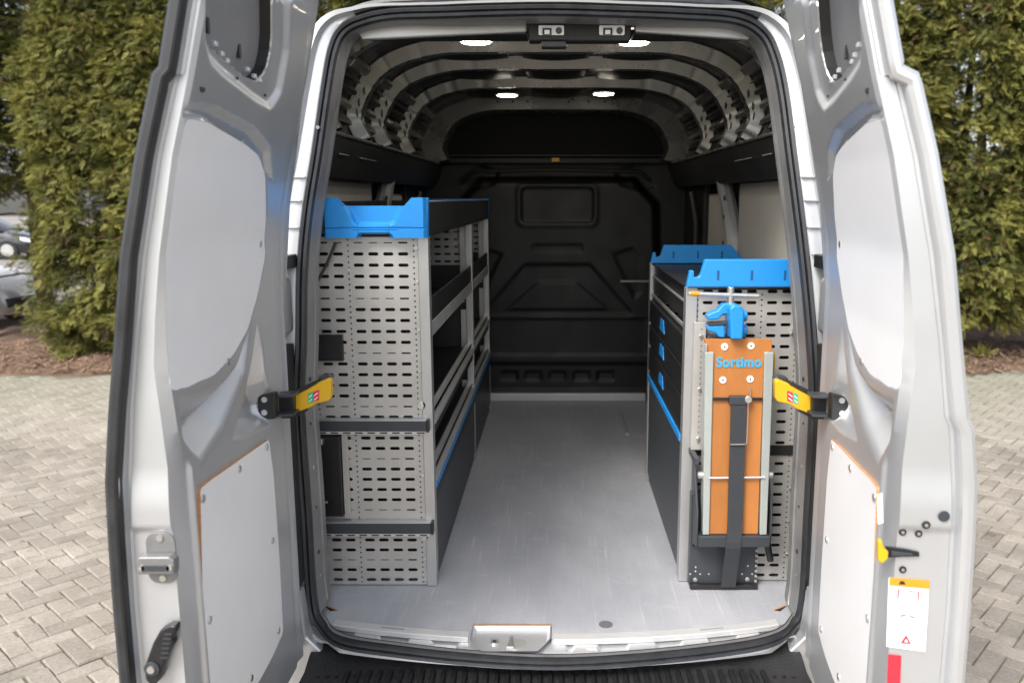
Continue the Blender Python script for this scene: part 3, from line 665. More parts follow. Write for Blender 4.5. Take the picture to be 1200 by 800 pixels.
    for i in range(n): V += [(A[i].x, 2.80, A[i].z), (B[i].x * .93, 2.80, B[i].z - .01), (B[i].x * .92, 2.84, B[i].z - .015), (B[i].x * .92, 3.0, B[i].z - .015)]
    ar = MB().add(V, [(i * 4 + j, i * 4 + j + 1, (i + 1) * 4 + j + 1, (i + 1) * 4 + j) for i in range(n - 1) for j in range(3)]).build('bulkhead_arch', 'bow', van, smooth=True, angle=30)
    for x in (-.35, -.26, -.17, .08, .2, .3): MB().disc((x, 2.80, 1.905), (0, -1, 0), .008, .002, 10).build('hole', 'ink', ar)
    # rear header
    h = MB(); h2 = MB(); h.pz([(-.63, 1.862), (-.60, 1.812), (-.088, 1.836), (-.088, 1.889)], .285, .31); h2.pz([(.63, 1.862), (.60, 1.812), (.245, 1.836), (.245, 1.889)], .285, .31)
    hd = h.build('rear_header', 'paint_in', van, bevel=.006); h2.build('rear_header', 'paint_in', van, bevel=.006)
    MB().box((-.60, .30, 1.83), (-.088, .42, 1.845)).build('header_underside', 'skin', hd, bevel=.004)
    MB().box((.245, .30, 1.83), (.60, .42, 1.845)).build('header_underside', 'skin', hd, bevel=.004)
    lb = MB().box((-.083, .270, 1.806), (.232, .33, 1.905)).build('latch_housing', 'cant', van, bevel=.005)
    for x in (-.052, .134):
        p = MB().pz(rrect(x, x + .078, 1.822, 1.850, .003, 2), .262, .270).build('striker_plate', 'label', lb, bevel=.001)
        MB().box((x + .012, .257, 1.822), (x + .040, .262, 1.841)).build('striker_slot', 'ink', p); MB().box((x + .018, .254, 1.823), (x + .034, .257, 1.835)).build('striker_bar', 'label', p)
        MB().disc((x + .062, .262, 1.834), (0, -1, 0), .010, .003, 12).build('striker_screw', 'char', p)
    MB().box((-.045, .262, 1.785), (.035, .30, 1.806)).build('latch_catch', 'black', lb, bevel=.005)
    # side rails, wall boards and posts
    for sg in (-1, 1):
        def X(x): return sg * x
        rail = MB().prism([(X(.715), .27, 1.535), (X(.745), .27, 1.445), (X(.775), .27, 1.395), (X(.80), .27, 1.40), (X(.775), .27, 1.55)], (0, 2.75, 0)).build('side_rail', 'cant', van, bevel=.008)
        for y in (.45, .75, .9): MB().box((min(X(.724), X(.728)), y, 1.475), (max(X(.724), X(.728)), y + .12, 1.478)).build('scratch', 'paint_in', rail)
        MB().tube([(X(.712), .15, 1.538), (X(.712), 2.75, 1.538)], .006, 6).build('rail_lip', 'bow', rail)
        MB().box((min(X(.835), X(.85)), .20, .42), (max(X(.835), X(.85)), 1.42, 1.395)).build('wall_board', 'boardin', van, bevel=.006)
        MB().box((min(X(.84), X(.86)), 1.62, .42), (max(X(.84), X(.86)), 2.2, 1.35)).build('wall_board', 'boardin', van, bevel=.02)
        MB().box((min(X(.865), X(.87)), .2, 0), (max(X(.865), X(.87)), 3.0, 1.38)).build('side_inner_skin', 'cant', van)
        ps = MB().tube([(X(.80), 1.62, 1.42), (X(.83), 1.52, 1.20), (X(.845), 1.42, .9), (X(.85), 1.40, .1)], [.035, .045, .045, .05], 10).build('body_post', 'paint_in', van, smooth=True)
        for z in (1.33, 1.24, 1.12): MB().disc((X(.79), 1.52, z), (-sg, 0, 0), .012, .004, 10).build('clip', 'black', ps)
        MB().tube([(X(.78), 2.42, 1.36), (X(.80), 2.35, 1.2), (X(.80), 2.33, .95)], .02, 8).build('body_post', 'cant', van, smooth=True)
        MB().box((min(X(.83), X(.87)), 2.3, .0), (max(X(.83), X(.87)), 3.0, 1.42)).build('side_inner_panel', 'cant', van, bevel=.01)
        # jamb inner metal strip with holes, just inside the seal
        for n_, z in enumerate((.14, .22, .37, .50, .64, .78)):
            i = min(range(NL), key=lambda k: abs(LOOP[k].z - z) + (0 if LOOP[k].x * sg > 0 else 9)); p = LOOP[i]
            MB().disc((p.x - sg * .0195, p.y + .040, z), (-sg, 0, 0), .007 if n_ % 2 else .0045, .002, 8).build('fixing', 'ink' if n_ % 3 else 'steel', jm)
    # ceiling lamps
    for i, (x, y) in enumerate(((-.275, .60), (.272, .62), (-.255, 2.12), (.25, 2.06))):
        b = MB(); 
        l = MB().disc((0, 0, 0), (0, 0, 1), .052, .010, 24).build('ceiling_lamp', 'white', van, bevel=.002); l.location = (x, y, 1.862); l.scale = (1.15, .95, 1)
        MB().disc((0, 0, -.004), (0, 0, 1), .043, .006, 24).build('diffuser', 'lamp', l)
interior()

# bulkhead
def bulkhead():
    nx, nz = 150, 160; xs = np.linspace(-.90, .90, nx); zs = np.linspace(.05, 1.60, nz); X, Z = np.meshgrid(xs, zs, indexing='ij'); cx = .012
    D = np.zeros_like(X)
    def emb(P, d, w, sm=2): 
        nonlocal D; P = smooth_poly(P, sm); D = D + d * sst(-poly_sdf(P, X - cx, Z) / w)
    emb([(-.72, .0), (.72, .0), (.66, 1.30), (.5, 1.47), (-.5, 1.47), (-.66, 1.30)], -.03, .06)
    emb(rrect(-.275, .275, 1.13, 1.435, .06), -.006, .03, 0)
    emb(rrect(-.24, .24, 1.165, 1.405, .045), .014, .02, 0)
    emb([(-.50, .60), (-.22, .92), (.22, .92), (.50, .60), (.50, .56), (-.50, .56)], .012, .03, 2)
    emb([(-.17, .98), (.17, .98), (.17, 1.04), (-.17, 1.04)], .008, .014, 1)
    emb([(-.13, .80), (.13, .80), (.36, .60), (-.36, .60)], -.009, .02, 2)
    emb([(-.60, .56), (.60, .56), (.60, .30), (-.60, .30)], .008, .02, 1)
    emb([(-.62, .26), (.62, .26), (.62, .06), (-.62, .06)], .014, .02, 1)
    for k in range(-2, 3): emb([(k * .16 - .06, .13), (k * .16 + .06, .13), (k * .16 + .06, .20), (k * .16 - .06, .20)], .010, .012, 1)
    for sg in (-1, 1):
        emb([(sg * .36, 1.50), (sg * .40, 1.40), (sg * .55, 1.36), (sg * .64, 1.40), (sg * .5, 1.55)], .010, .02, 2)
        emb([(sg * .34, .98), (sg * .50, 1.03), (sg * .56, .95), (sg * .56, .72), (sg * .50, .66)], .008, .03, 2)
    V = np.stack([X, 3.0 + D, Z], -1).reshape(-1, 3); i = np.arange(nx - 1)[:, None] * nz + np.arange(nz - 1)[None]; F = np.stack([i, i + nz, i + nz + 1, i + 1], -1).reshape(-1, 4)
    b = np_mesh('bulkhead', V, F, 'bulk', van, smooth=True)
    MB().pz([(-.86, 1.60), (-.86, 1.585), (.86, 1.585), (.86, 1.60)], 2.93, 3.3).build('overhead_shelf', 'bulk', b, bevel=.004)
    MB().pz([(-.80, 1.54), (.80, 1.54), (.80, 1.582), (-.80, 1.582)], 2.935, 2.99).build('shelf_lip', 'cant', b, bevel=.012)
    MB().box((-.9, 3.3, 1.5), (.9, 3.32, 2.0)).build('cab_void', 'dark', b)
    MB().tube([(-.60, 2.93, 1.44), (-.52, 2.90, 1.495), (0, 2.90, 1.505), (.52, 2.90, 1.495), (.60, 2.93, 1.44)], .014, 8).build('grab_rail', 'cant', b, smooth=True)
    MB().box((-.024, 2.930, 1.555), (.024, 2.934, 1.578)).build('yellow_label', 'yellow', b)
    MB().pz([(-.58, 0), (.60, 0), (.60, .055), (-.58, .055)], 2.945, 3.02).build('bulkhead_sill', 'white', b, bevel=.008)
    MB().cyl((.42, 2.93, .80), (.60, 2.93, .80), .007, 8).build('handle_bar', 'steel', b)
bulkhead()

# ---------------------------------------------------------------- rear doors
TOUT = [(-.1, .10), (.3, .10), (.6, .096), (.77, .091), (.915, .068), (1.05, .042), (1.22, .019), (1.41, -.028), (1.55, -.069), (1.69, -.103), (1.9, -.165)]
TE1 = [(-.1, .062), (.5, .062), (.66, .057), (.77, .051), (.915, .034), (1.05, .014), (1.22, -.017), (1.41, -.061), (1.55, -.104), (1.69, -.139), (1.9, -.20)]
TIN = [(-.1, -.03), (1.05, -.030), (1.22, -.042), (1.41, -.082), (1.55, -.122), (1.69, -.158), (1.9, -.215)]
TH = [(-.1, .020), (.67, .026), (.87, .012), (1.07, -.018), (1.31, -.050), (1.59, -.115), (1.85, -.205)]
HALF = [(-.1, 0), (.9, 0), (1.0, .005), (1.2, .02), (1.3, .03), (1.5, .06), (1.65, .10), (1.8, .16), (1.9, .22)]
def dpt(px, py, dt=0.):       # where the photograph's pixel meets the left door's inner face: (s, z)
    z = .9
    for _ in range(14):
        x = -(.80 + lerp(z, TIN) + dt); d = ray(px, py); t = x / d[0]; s = -(CAMY + t * d[1]); z = CAMZ + t * d[2]
    return (s, z)
FEAT = {
 'win': [(246, 0), (247, 32), (252, 53), (270, 68), (290, 86), (307, 96), (319, 84), (326, 52), (326, 0)],
 'ridge': [(240, 0), (240, 50), (246, 76), (262, 92), (300, 122), (318, 132), (331, 112), (341, 60), (343, 0)],
 'board': [(212, 138), (240, 141), (266, 156), (290, 170), (305, 183), (312, 205), (313, 250), (312, 300), (302, 350), (292, 385), (275, 415), (252, 440), (220, 454), (187, 465), (181, 430), (183, 360), (190, 290), (200, 205)],
 'slope': [(222, 118), (250, 120), (300, 148), (318, 172), (322, 215), (300, 190), (240, 142), (212, 142)],
 'basinA': [(188, 474), (222, 464), (254, 450), (278, 424), (297, 362), (288, 440), (262, 505), (236, 548), (214, 520), (198, 498)],
 'basinB': [(302, 372), (309, 410), (312, 440), (322, 470), (318, 498), (296, 512), (270, 520), (286, 465), (295, 420)],
 'board2': [(231, 571), (270, 544), (312, 514), (318, 560), (325, 660), (329, 740), (316, 770), (296, 806), (262, 840), (240, 840), (234, 700)],
}
FEAT = {k: [dpt(*p) for p in v] for k, v in FEAT.items()}
# the window opening continues above the frame of the photograph: close it with a rounded top
zt = 1.80
FEAT['win'] += [(.36, 1.78), (.42, 1.81), (.66, 1.81), (.74, 1.77)]
FEAT['ridge'] += [(.26, 1.80), (.32, 1.85), (.72, 1.85), (.79, 1.80)]
FEAT['board'] = [(min(a, .787), c) for a, c in FEAT['board']]; FEAT['basinA'] = [(min(a, .758), c) for a, c in FEAT['basinA']]
def hinge_s(z): return .0 + lerp(z, HALF)
def interval(P, z):
    xs = []
    for i in range(len(P)):
        (a, b_), (c, d) = P[i], P[(i + 1) % len(P)]
        if (b_ > z) != (d > z): xs.append(a + (c - a) * (z - b_) / (d - b_))
    return (min(xs), max(xs)) if len(xs) >= 2 else None
def door(sg, rot):
    nz = 380; zs = np.linspace(-.045, 1.875, nz); nS = 220; SE = .80
    s0 = np.array([hinge_s(z) for z in zs]); tin = np.interp(zs, *zip(*TIN)); th = np.interp(zs, *zip(*TH)); tout = np.interp(zs, *zip(*TOUT)); te = np.interp(zs, *zip(*TE1))
    stp = .010 * (zs < 1.555) - .006 + (.008 * sst((.905 - zs) / .03) + .015 * (zs < 1.555) if sg > 0 else 0); tout = tout + stp; te = te + stp
    ch = .042 - .030 * sst((zs - .76) / .28); tc = np.interp(zs, [-.1, .80, .90, 1.0, 1.1, 1.22, 1.41, 1.55, 1.69, 1.9], [-.018, -.018, -.013, -.007, -.018, -.036, -.076, -.116, -.151, -.208])
    u = np.linspace(0, 1, nS); Sg = s0[:, None] + .004 + (SE - ch - s0 - .004)[:, None] * u[None]; Zg = np.repeat(zs[:, None], nS, 1)
    T = tin[:, None] + np.zeros_like(Sg); k = sst((Sg - s0[:, None]) / .075); T = th[:, None] * (1 - k) + tin[:, None] * k
    def emb(name, d, w, sm=1):
        P = smooth_poly(FEAT[name], sm); return d * sst(-poly_sdf(P, Sg, Zg) / w)
    T += emb('ridge', .014, .028) + emb('win', .030, .0045)
    T += emb('slope', .018, .018) + emb('board', .003, .004)
    T += emb('basinA', .060, .075) + emb('basinB', .050, .045)
    # soft swages: a bead round the boards and a shallow one down the hinge side
    T += .006 * np.exp(-((Sg - .11) / .018) ** 2) * (Zg < 1.5)
    T += .010 * sst((.80 - Zg) / .03) * sst((Zg - .03) / .03) * np.exp(-((Sg - .735) / .012) ** 2) * (-1)
    T = np.minimum(T, tout[:, None] - .004)
    es = .008 * sst((zs - .655) / .02) * sst((.80 - zs) / .1)   # end-face swage
    cols = [(s0, tout), (s0, th)] + [(Sg[:, i], T[:, i]) for i in range(nS)]
    cols += [(SE - ch * .35 + es, tc - (tc - tin) * .35), (SE + es, tc)] + [(SE + es, tc + (te - tc) * q) for q in (.2, .5, .8, 1)] + [(SE + es * .5 - .006, te + .004), (SE - .004 + 0 * es, te + .010), (SE + .022 + 0 * es, te + .016), (SE + .026 + 0 * es, (te + .016 + tout) / 2), (SE + .022 + 0 * es, tout), (SE - .1 + 0 * es, tout + .004), (SE * .5 + 0 * es, tout + .006)]
    nc = len(cols); V = np.zeros((nz, nc, 3))
    for c, (s, t) in enumerate(cols): V[:, c, 0] = sg * t; V[:, c, 1] = -s; V[:, c, 2] = zs
    V = V.reshape(-1, 3); i = np.arange(nz - 1)[:, None] * nc; j = np.arange(nc)[None]; jn = (j + 1) % nc
    F = np.stack([i + j, i + jn, i + nc + jn, i + nc + j], -1).reshape(-1, 4)
    if sg < 0: F = F[:, ::-1]
    me = bpy.data.meshes.new('rear_door'); me.from_pydata(V.tolist(), [], F.tolist() + [list(range(nc)), list(range((nz - 1) * nc, nz * nc))]); me.materials.append(M['paint'])
    me.polygons.foreach_set('use_smooth', [True] * len(me.polygons)); me.update()
    import bmesh
    bmm = bmesh.new(); bmm.from_mesh(me); bmesh.ops.recalc_face_normals(bmm, faces=bmm.faces); bmm.to_mesh(me); bmm.free(); me.set_sharp_from_angle(angle=R(24))
    d = bpy.data.objects.new('rear_door', me); COL.objects.link(d); d.parent = van; d.location = (sg * .80, 0, 0); d.rotation_euler = (0, 0, rot)
    d['label'] = 'open %s rear door' % ('left' if sg < 0 else 'right')
    def surf(s, z, dt): return (sg * (lerp(z, TIN) + dt), -s, z)
    # trim boards
    def panel(name, P, dt, th_, mats, shrink=.0, rows=46, cols_=10):
        P = smooth_poly(P, 1); z0, z1 = min(p[1] for p in P) + .002, max(p[1] for p in P) - .002; b = MB(); V = []; n2 = cols_ + 1
        for r in range(rows + 1):
            z = z0 + (z1 - z0) * (.5 - .5 * math.cos(math.pi * r / rows)); iv = interval(P, z)
            a, c = iv; a += shrink; c = max(a + .001, c - shrink)
            a = max(a, .02)
            for q in range(n2): V.append(surf(a + (c - a) * q / cols_, z, dt))
        b.add(V, [(r * n2 + q, r * n2 + q + 1, (r + 1) * n2 + q + 1, (r + 1) * n2 + q) for r in range(rows) for q in range(cols_)])
        V2 = [(x + sg * th_, y, z) for x, y, z in V]; o = len(b.v); b.v += V2
        per = [q for q in range(n2)] + [r * n2 + cols_ for r in range(1, rows + 1)] + [rows * n2 + q for q in range(cols_ - 1, -1, -1)] + [r * n2 for r in range(rows - 1, 0, -1)]
        for i in range(len(per)):
            a, c = per[i], per[(i + 1) % len(per)]; b.f.append((a, c, o + c, o + a)); b.m.append(1)
        return b.build(name, mats, d, smooth=True, angle=40)
    panel('window_skin_shaded', FEAT['win'], .040, .002, ['skin_shaded', 'skin_shaded'], shrink=-.002)  # recess floor plate, darkened by colour to read as shaded painted metal
    panel('upper_board', FEAT['board'], .0012, .0012, ['board', 'board'], shrink=.004)
    P2 = [(min(p[0], .742), max(p[1], .05)) for p in FEAT['board2']]
    b2 = panel('lower_board', P2, -.007, .007, ['board', 'ply'])
    for px, py in ((236, 584), (279, 549), (311, 524), (318, 633), (244, 726), (325, 738), (293, 794)):
        s, z = dpt(px, py, -.005); p = Vector(surf(s, z, -.007)); MB().disc(p, (-sg, 0, 0), .009, .004, 12).build('board_screw', 'steel', b2, bevel=.001)
    for px, py in ((241, 152), (287, 175)):
        s, z = dpt(px, py); a = Vector(surf(s, z + .02, .010)); c = Vector(surf(s, z - .022, .006)); MB().tube([a, c], .0035, 6).build('board_clip', 'paint_in', d)
    for px, py in ((306, 286), (268, 424)):
        s, z = dpt(px, py); p = Vector(surf(s, z, .004)); MB().disc(p, (-sg, 0, 0), .010, .004, 12).build('board_clip', 'steel', d, bevel=.001)
    for px, py, r_ in ((238, 100, .014), (244, 58, .003), (284, 92, .003), (316, 112, .003)):
        s, z = dpt(px, py); MB().disc(surf(s, z, .004 if r_ > .01 else .012), (-sg, 0, 0), r_, .003, 14).build('access_hole', 'ink', d)
    # window recess: notched ledge and two slots in the shade-coloured plate
    for px, py in ((247, 32), (284, 62)):
        s, z = dpt(px, py, .03); MB().box((min(sg * (lerp(z, TIN) + .034), sg * (lerp(z, TIN) + .040)), -s - .006, z - .012), (max(sg * (lerp(z, TIN) + .034), sg * (lerp(z, TIN) + .040)), -s + .006, z + .018)).build('plate_slot', 'ink', d)
    for (px, py) in ((254, 52), (262, 64), (268, 72), (292, 82), (300, 90), (306, 95)):
        s, z = dpt(px, py, .012); p = surf(s, z, .016); MB().box((p[0] - .004, p[1] - .008, p[2] - .004), (p[0] + .004, p[1] + .008, p[2] + .006)).build('ledge_tab', 'paint', d, bevel=.0015)
    # dark glazing gap on the hinge side of the window recess
    V = []
    for px, py, w_ in ((306, 95, 3), (315, 87, 8), (320, 78, 10), (324, 60, 10), (326, 40, 10), (326, -8, 10)):
        s, z = dpt(px, py); V += [surf(s + .005, z, .016), surf(s + .007, z, .0435)]
    b = MB().add(V, [(i * 2, i * 2 + 1, i * 2 + 3, i * 2 + 2) for i in range(5)]).build('glazing_gap', 'ink', d, solid=.002)
    # seal along the free edge
    pts = []
    for z in np.linspace(-.03, 1.86, 140): pts.append((sg * ((lerp(z, TOUT) + lerp(z, TE1)) / 2 + .004 + .010 * (z < 1.555) + ((.008 * float(sst((.905 - z) / .03)) + .015 * (z < 1.555)) if sg > 0 else 0)), -(SE + .013), z))
    b = MB(); b.tube(pts, .0165, 10); sl_ = b.build('edge_seal' if sg < 0 else 'edge_flange', 'rubber' if sg < 0 else 'paint', d, smooth=True)
    if sg < 0: MB().tube([(x - sg * .010, y - .014, z) for x, y, z in pts], .0055, 8).build('seal_lip', 'black', d, smooth=True)
    # end face fittings ----------------------------------------------------
    def ef(px, py):
        Y = -.806; x, z = atY(px, py, Y)
        if sg < 0: t = -x - .80; return t, z
        c_, s_ = math.cos(-rot), math.sin(-rot)
        # invert the swing of the door: find local t with world x
        t = (x - .80 + .80 * s_) / c_
        return t, z
    yE = lambda z, o=0.: -(SE + .001 + o + (.008 if .67 < z < .75 else 0) )
    if sg < 0:
        t, z = ef(189, 654); x = -t
        st = MB().pz(rrect(x - .030, x + .030, z - .055, z + .055, .022), yE(z), yE(z, .004)).build('striker', 'jamb', d, bevel=.001)
        MB().pz([(x - .040, z - .024), (x + .036, z - .024), (x + .038, z + .006), (x + .028, z + .014), (x - .034, z + .014), (x - .040, z + .006)], yE(z, .004), yE(z, .030)).build('striker_block', 'jamb', st, bevel=.004)
        MB().box((x - .028, yE(z, .033), z - .014), (x + .028, yE(z, .0301), z - .004)).build('striker_groove', 'char', st)
        for dx in (-.028, .028): MB().disc((x + dx, yE(z, .030), z - .009), (0, -1, 0), .006, .003, 10).build('bolt', 'steel', st)
        for dz in (-.043, .044): MB().disc((x, yE(z, .004), z + dz), (0, -1, 0), .007, .003, 10).build('bolt', 'steel', st)
        P = [ef(*p) for p in ((176, 790), (174, 775), (178, 765), (184, 748), (193, 732), (203, 727), (212, 727), (211, 734), (206, 742), (209, 748), (204, 756), (200, 766), (196, 776), (194, 788), (184, 799))]
        hnd = MB().pz([(-a, z) for a, z in P], yE(.35, .002), yE(.35, .026)).build('inner_release_lever', 'black', d, bevel=.005, seg=3)
        for q in range(6):
            t, z = ef(203 - q * .9, 736 + q * 5.5); MB().box((-t - .009, yE(.35, .028), z - .0018), (-t + .007, yE(.35, .024), z + .0018)).build('grip_rib', 'char', hnd)
        t, z = ef(184, 776); MB().disc((-t, yE(.35, .026), z), (0, -1, 0), .016, .004, 18).build('pivot_boss', 'char', hnd, bevel=.001); MB().disc((-t, yE(.35, .030), z), (0, -1, 0), .008, .004, 10).build('pivot_screw', 'steel', hnd)
    else:
        for px, py, r_, m_ in ((1105, 603, .0115, 'char'), (1085, 614, .0085, 'black'), (1060, 625, .0075, 'black'), (1078, 626, .0075, 'black'), (1060, 669, .0075, 'black')):
            t, z = ef(px, py); o = MB().disc((t, yE(z), z), (0, -1, 0), r_, .003, 16).build('hole_plug', m_, d, bevel=.001)
            if m_ == 'black': MB().disc((t, yE(z, .003), z), (0, -1, 0), r_ * .45, .001, 10).build('screw', 'steel', o)
        P = [ef(*p) for p in ((1040, 642), (1062, 644), (1078, 647), (1078, 652), (1060, 653), (1041, 655))]
        la = MB().pz(P, yE(.6), yE(.6, .006)).build('door_latch', 'black', d, bevel=.001)
        P = [ef(*p) for p in ((1046, 646), (1070, 648), (1070, 650), (1046, 652))]; MB().pz(P, yE(.6, .006), yE(.6, .010)).build('latch_claw', 'char', la, bevel=.001)
        P = [ef(*p) for p in ((1030, 634), (1034, 632), (1037, 642), (1042, 646), (1041, 654), (1035, 660), (1030, 657))]
        MB().pz(P, yE(.6, .002), yE(.6, .016)).build('release_tab', 'yellow', la, bevel=.003)
        # safety label: orange heading, line drawings, red warning triangle
        def quad(P, o, m_, nm, par): return MB().pz([ef(*p) for p in P], yE(.40, o), yE(.40, o + .0008)).build(nm, m_, par)
        lb = quad(((1044, 679), (1090, 681), (1085, 764), (1041, 760)), .001, 'label', 'safety_label', d)
        quad(((1045, 678.5), (1090, 680), (1089.5, 690), (1044.5, 688)), .0018, 'olabel', 'label_heading', lb)
        quad(((1055, 686), (1063, 686), (1061, 682), (1057, 682)), .0027, 'ink', 'pictogram', lb)
        quad(((1072, 686), (1080, 686.5), (1080, 683), (1072, 682.5)), .0027, 'olabel', 'pictogram', lb)
        for (a, b_, w_, m_) in (((1054, 693), (1078, 694), .5, 'jamb'), ((1054, 703), (1055, 693), .7, 'red'), ((1077, 703), (1078, 694), .7, 'red'), ((1052, 722), (1056, 718), .4, 'jamb'), ((1056, 718), (1075, 719), .4, 'jamb'), ((1075, 719), (1078, 723), .4, 'jamb'),
                                ((1052, 722), (1051, 738), .4, 'jamb'), ((1078, 723), (1077, 739), .4, 'jamb'), ((1051, 738), (1077, 739), .4, 'jamb'), ((1057, 723.5), (1063, 721.5), .7, 'red'), ((1067, 722), (1073, 725), .7, 'red')):
            dx, dy = b_[0] - a[0], b_[1] - a[1]; L = math.hypot(dx, dy); nx_, ny_ = -dy / L * w_, dx / L * w_
            quad(((a[0] + nx_, a[1] + ny_), (b_[0] + nx_, b_[1] + ny_), (b_[0] - nx_, b_[1] - ny_), (a[0] - nx_, a[1] - ny_)), .0018, m_, 'drawing_line', lb)
        quad(((1057, 755), (1069, 755.5), (1063.5, 745)), .0018, 'red', 'warning_triangle', lb)
        quad(((1061, 753), (1065.5, 753.3), (1063.4, 749.5)), .0027, 'label', 'warning_mark', lb)
        quad(((1043, 769), (1058, 770), (1055, 840), (1040, 838)), .001, 'red', 'red_reflector', d)
        quad(((1031, 582), (1037, 580), (1038, 615), (1032, 617)), .001, 'label', 'small_label', d)
        def Tat(q, z): r_ = min(nz - 1, max(0, int((z + .045) / 1.92 * (nz - 1)))); c_ = int(np.argmin(abs(Sg[r_] - q))); return (sg * (float(T[r_, c_]) - .004), -q, z)
        P = [dpt(1300 - px, py) for px, py in ((1005, 472), (1015, 474), (1012, 493), (1003, 490))]
        MB().add([Tat(*p) for p in P], [(0, 1, 2, 3)]).build('small_label', 'label', d, solid=.001)
    return d
dL = door(-1, 0.); dR = door(1, R(-5.8))

# check straps: black bracket on the door, yellow catch reaching the frame
def strap(sg):
    t = empty('door_check_strap', (0, 0, 0), parent=van)
    def X(p, Y): x, z = atY(*p, Y); return (x, z)
    if sg < 0:
        mir = lambda p: p
    else: mir = lambda p: (1296.5 - p[0], p[1] + 1)
    arm = [(343, 463), (360, 455), (374, 447), (386, 442), (390, 444), (390, 463), (387, 468), (373, 471), (362, 478), (344, 485)]
    P = [X(mir(p), -.12) for p in arm]; y = MB().pz(P, -.138, -.112).build('yellow_catch', 'yellow', t, bevel=.004, seg=3)
    hook = [(374, 441), (384, 439), (390, 443), (386, 446), (374, 450)]; MB().pz([X(mir(p), -.11) for p in hook], -.11, -.085).build('catch_spring', 'char', t, bevel=.002)
    up = [(330, 462), (343, 459), (372, 445), (373, 448), (344, 464), (330, 467)]; MB().pz([X(mir(p), -.13) for p in up], -.142, -.108).build('guide_arm', 'black', t, bevel=.003)
    lo = [(328, 484), (344, 484), (362, 477), (362, 480), (345, 489), (328, 489)]; MB().pz([X(mir(p), -.13) for p in lo], -.142, -.108).build('guide_arm', 'black', t, bevel=.003)
    blk = [(322, 463), (345, 461), (346, 487), (322, 488)]; MB().pz([X(mir(p), -.15) for p in blk], -.160, -.135).build('pivot_block', 'black', t, bevel=.004)
    br = [(304, 462), (324, 459), (325, 489), (304, 491)]; k = MB().pz([X(mir(p), -.22) for p in br], -.235, -.205).build('door_bracket', 'black', t, bevel=.004)
    for q in ((310, 468), (310, 483)):
        x, z = X(mir(q), -.236); MB().disc((x, -.235, z), (0, -1, 0), .008, .004, 10).build('bolt', 'steel', k)
    for a, b_, c_, d_ in ((324, 462, 346, 465), (324, 484, 346, 487)):
        MB().pz([X(mir(p), -.19) for p in ((a, b_), (c_, b_ - 1), (c_, d_ - 1), (a, d_))], -.205, -.15).build('bracket_arm', 'char', k, bevel=.002)
    # green and red pictogram sticker
    for a, c_, m_ in ((361, 367, 'green'), (367, 374, 'red')) if sg < 0 else ((361, 367, 'green'), (367, 374, 'red')):
        q = MB().pz([X(mir(p), -.139) for p in ((a, 461 - (a - 361) * .35), (c_, 461 - (c_ - 361) * .35), (c_, 473 - (c_ - 361) * .35), (a, 473 - (a - 361) * .35))], -.1388, -.1382).build('sticker', m_, y)
        for e in (3, 8): MB().pz([X(mir(p), -.139) for p in ((a + 1, 462 + e - (a - 361) * .35), (c_ - 1.5, 461 + e - (c_ - 361) * .35), (c_ - 1.5, 462.3 + e - (c_ - 361) * .35), (a + 1, 463.3 + e - (a - 361) * .35))], -.1396, -.1389).build('pictogram', 'label', y)
strap(-1); strap(1)

# ================================================================ SHELVING
def perf(name, x0, cols, z0, rows, Y, m, parent, x1, ph=.0370, shallow=(5,), flip=False, zc=None, **k):
    """perforated sheet: cols is a list of ('s', width) slots, ('d', width) dot columns, ('p', width) plain"""
    b = MB(); x = x0
    def ring(xa, xb, za, zb, hole):
        V = [(xa, Y, za), (xb, Y, za), (xb, Y, zb), (xa, Y, zb)] + [(hx, Y, hz) for hx, hz in hole]; n = len(hole)
        # hole points run counter-clockwise from the right middle; two halves
        q = n // 2; up = [4 + i for i in range(0, q + 1)]; dn = [4 + i for i in list(range(q, n)) + [0]]
        V += [(xb, Y, (za + zb) / 2), (xa, Y, (za + zb) / 2)]; rm, lm = 4 + n, 5 + n
        b.add(V, [tuple([rm, 2, 3, lm] + up[::-1]), tuple([lm, 0, 1, rm] + dn[::-1])])
    for kind, w in cols:
        if kind == 'p': b.add([(x, Y, z0), (x + w, Y, z0), (x + w, Y, z0 + rows * ph), (x, Y, z0 + rows * ph)], [(0, 1, 2, 3)])
        else:
            for r in range(rows):
                za = z0 + r * ph
                if kind == 's':
                    cx, cz, hl, hr = x + w / 2, za + ph / 2, w * .235, .0054
                    if r % 5 in shallow: hr = .0015 + .0012 * (int(x * 1000) % 3 == 0); hl = w * .26
                    H = [(cx + hl + hr * math.cos(R(a)), cz + hr * math.sin(R(a))) for a in (0, 45, 90)] + [(cx - hl + hr * math.cos(R(a)), cz + hr * math.sin(R(a))) for a in (90, 135, 180, 225, 270)] + [(cx + hl + hr * math.cos(R(a)), cz + hr * math.sin(R(a))) for a in (270, 315)]
                    ring(x, x + w, za, za + ph, H)
                else:
                    for h2 in (0, 1):
                        zb = za + h2 * ph / 2; cx, cz = x + w / 2, zb + ph / 4
                        ring(x, x + w, zb, zb + ph / 2, [(cx + .0032 * math.cos(R(a)), cz + .0032 * math.sin(R(a))) for a in range(0, 360, 60)])
        x += w
    if x1 - x > .002: b.add([(x, Y, z0), (x1, Y, z0), (x1, Y, z0 + rows * ph), (x, Y, z0 + rows * ph)], [(0, 1, 2, 3)])
    o = b.build(name, m, parent, solid=.0018, fix=False, **k); return o
def bolt(x, Y, z, r, parent, ax=(0, -1, 0), h=.006): return MB().disc((x, Y, z), ax, r, h, 8).build('bolt', 'steel', parent, bevel=.001)

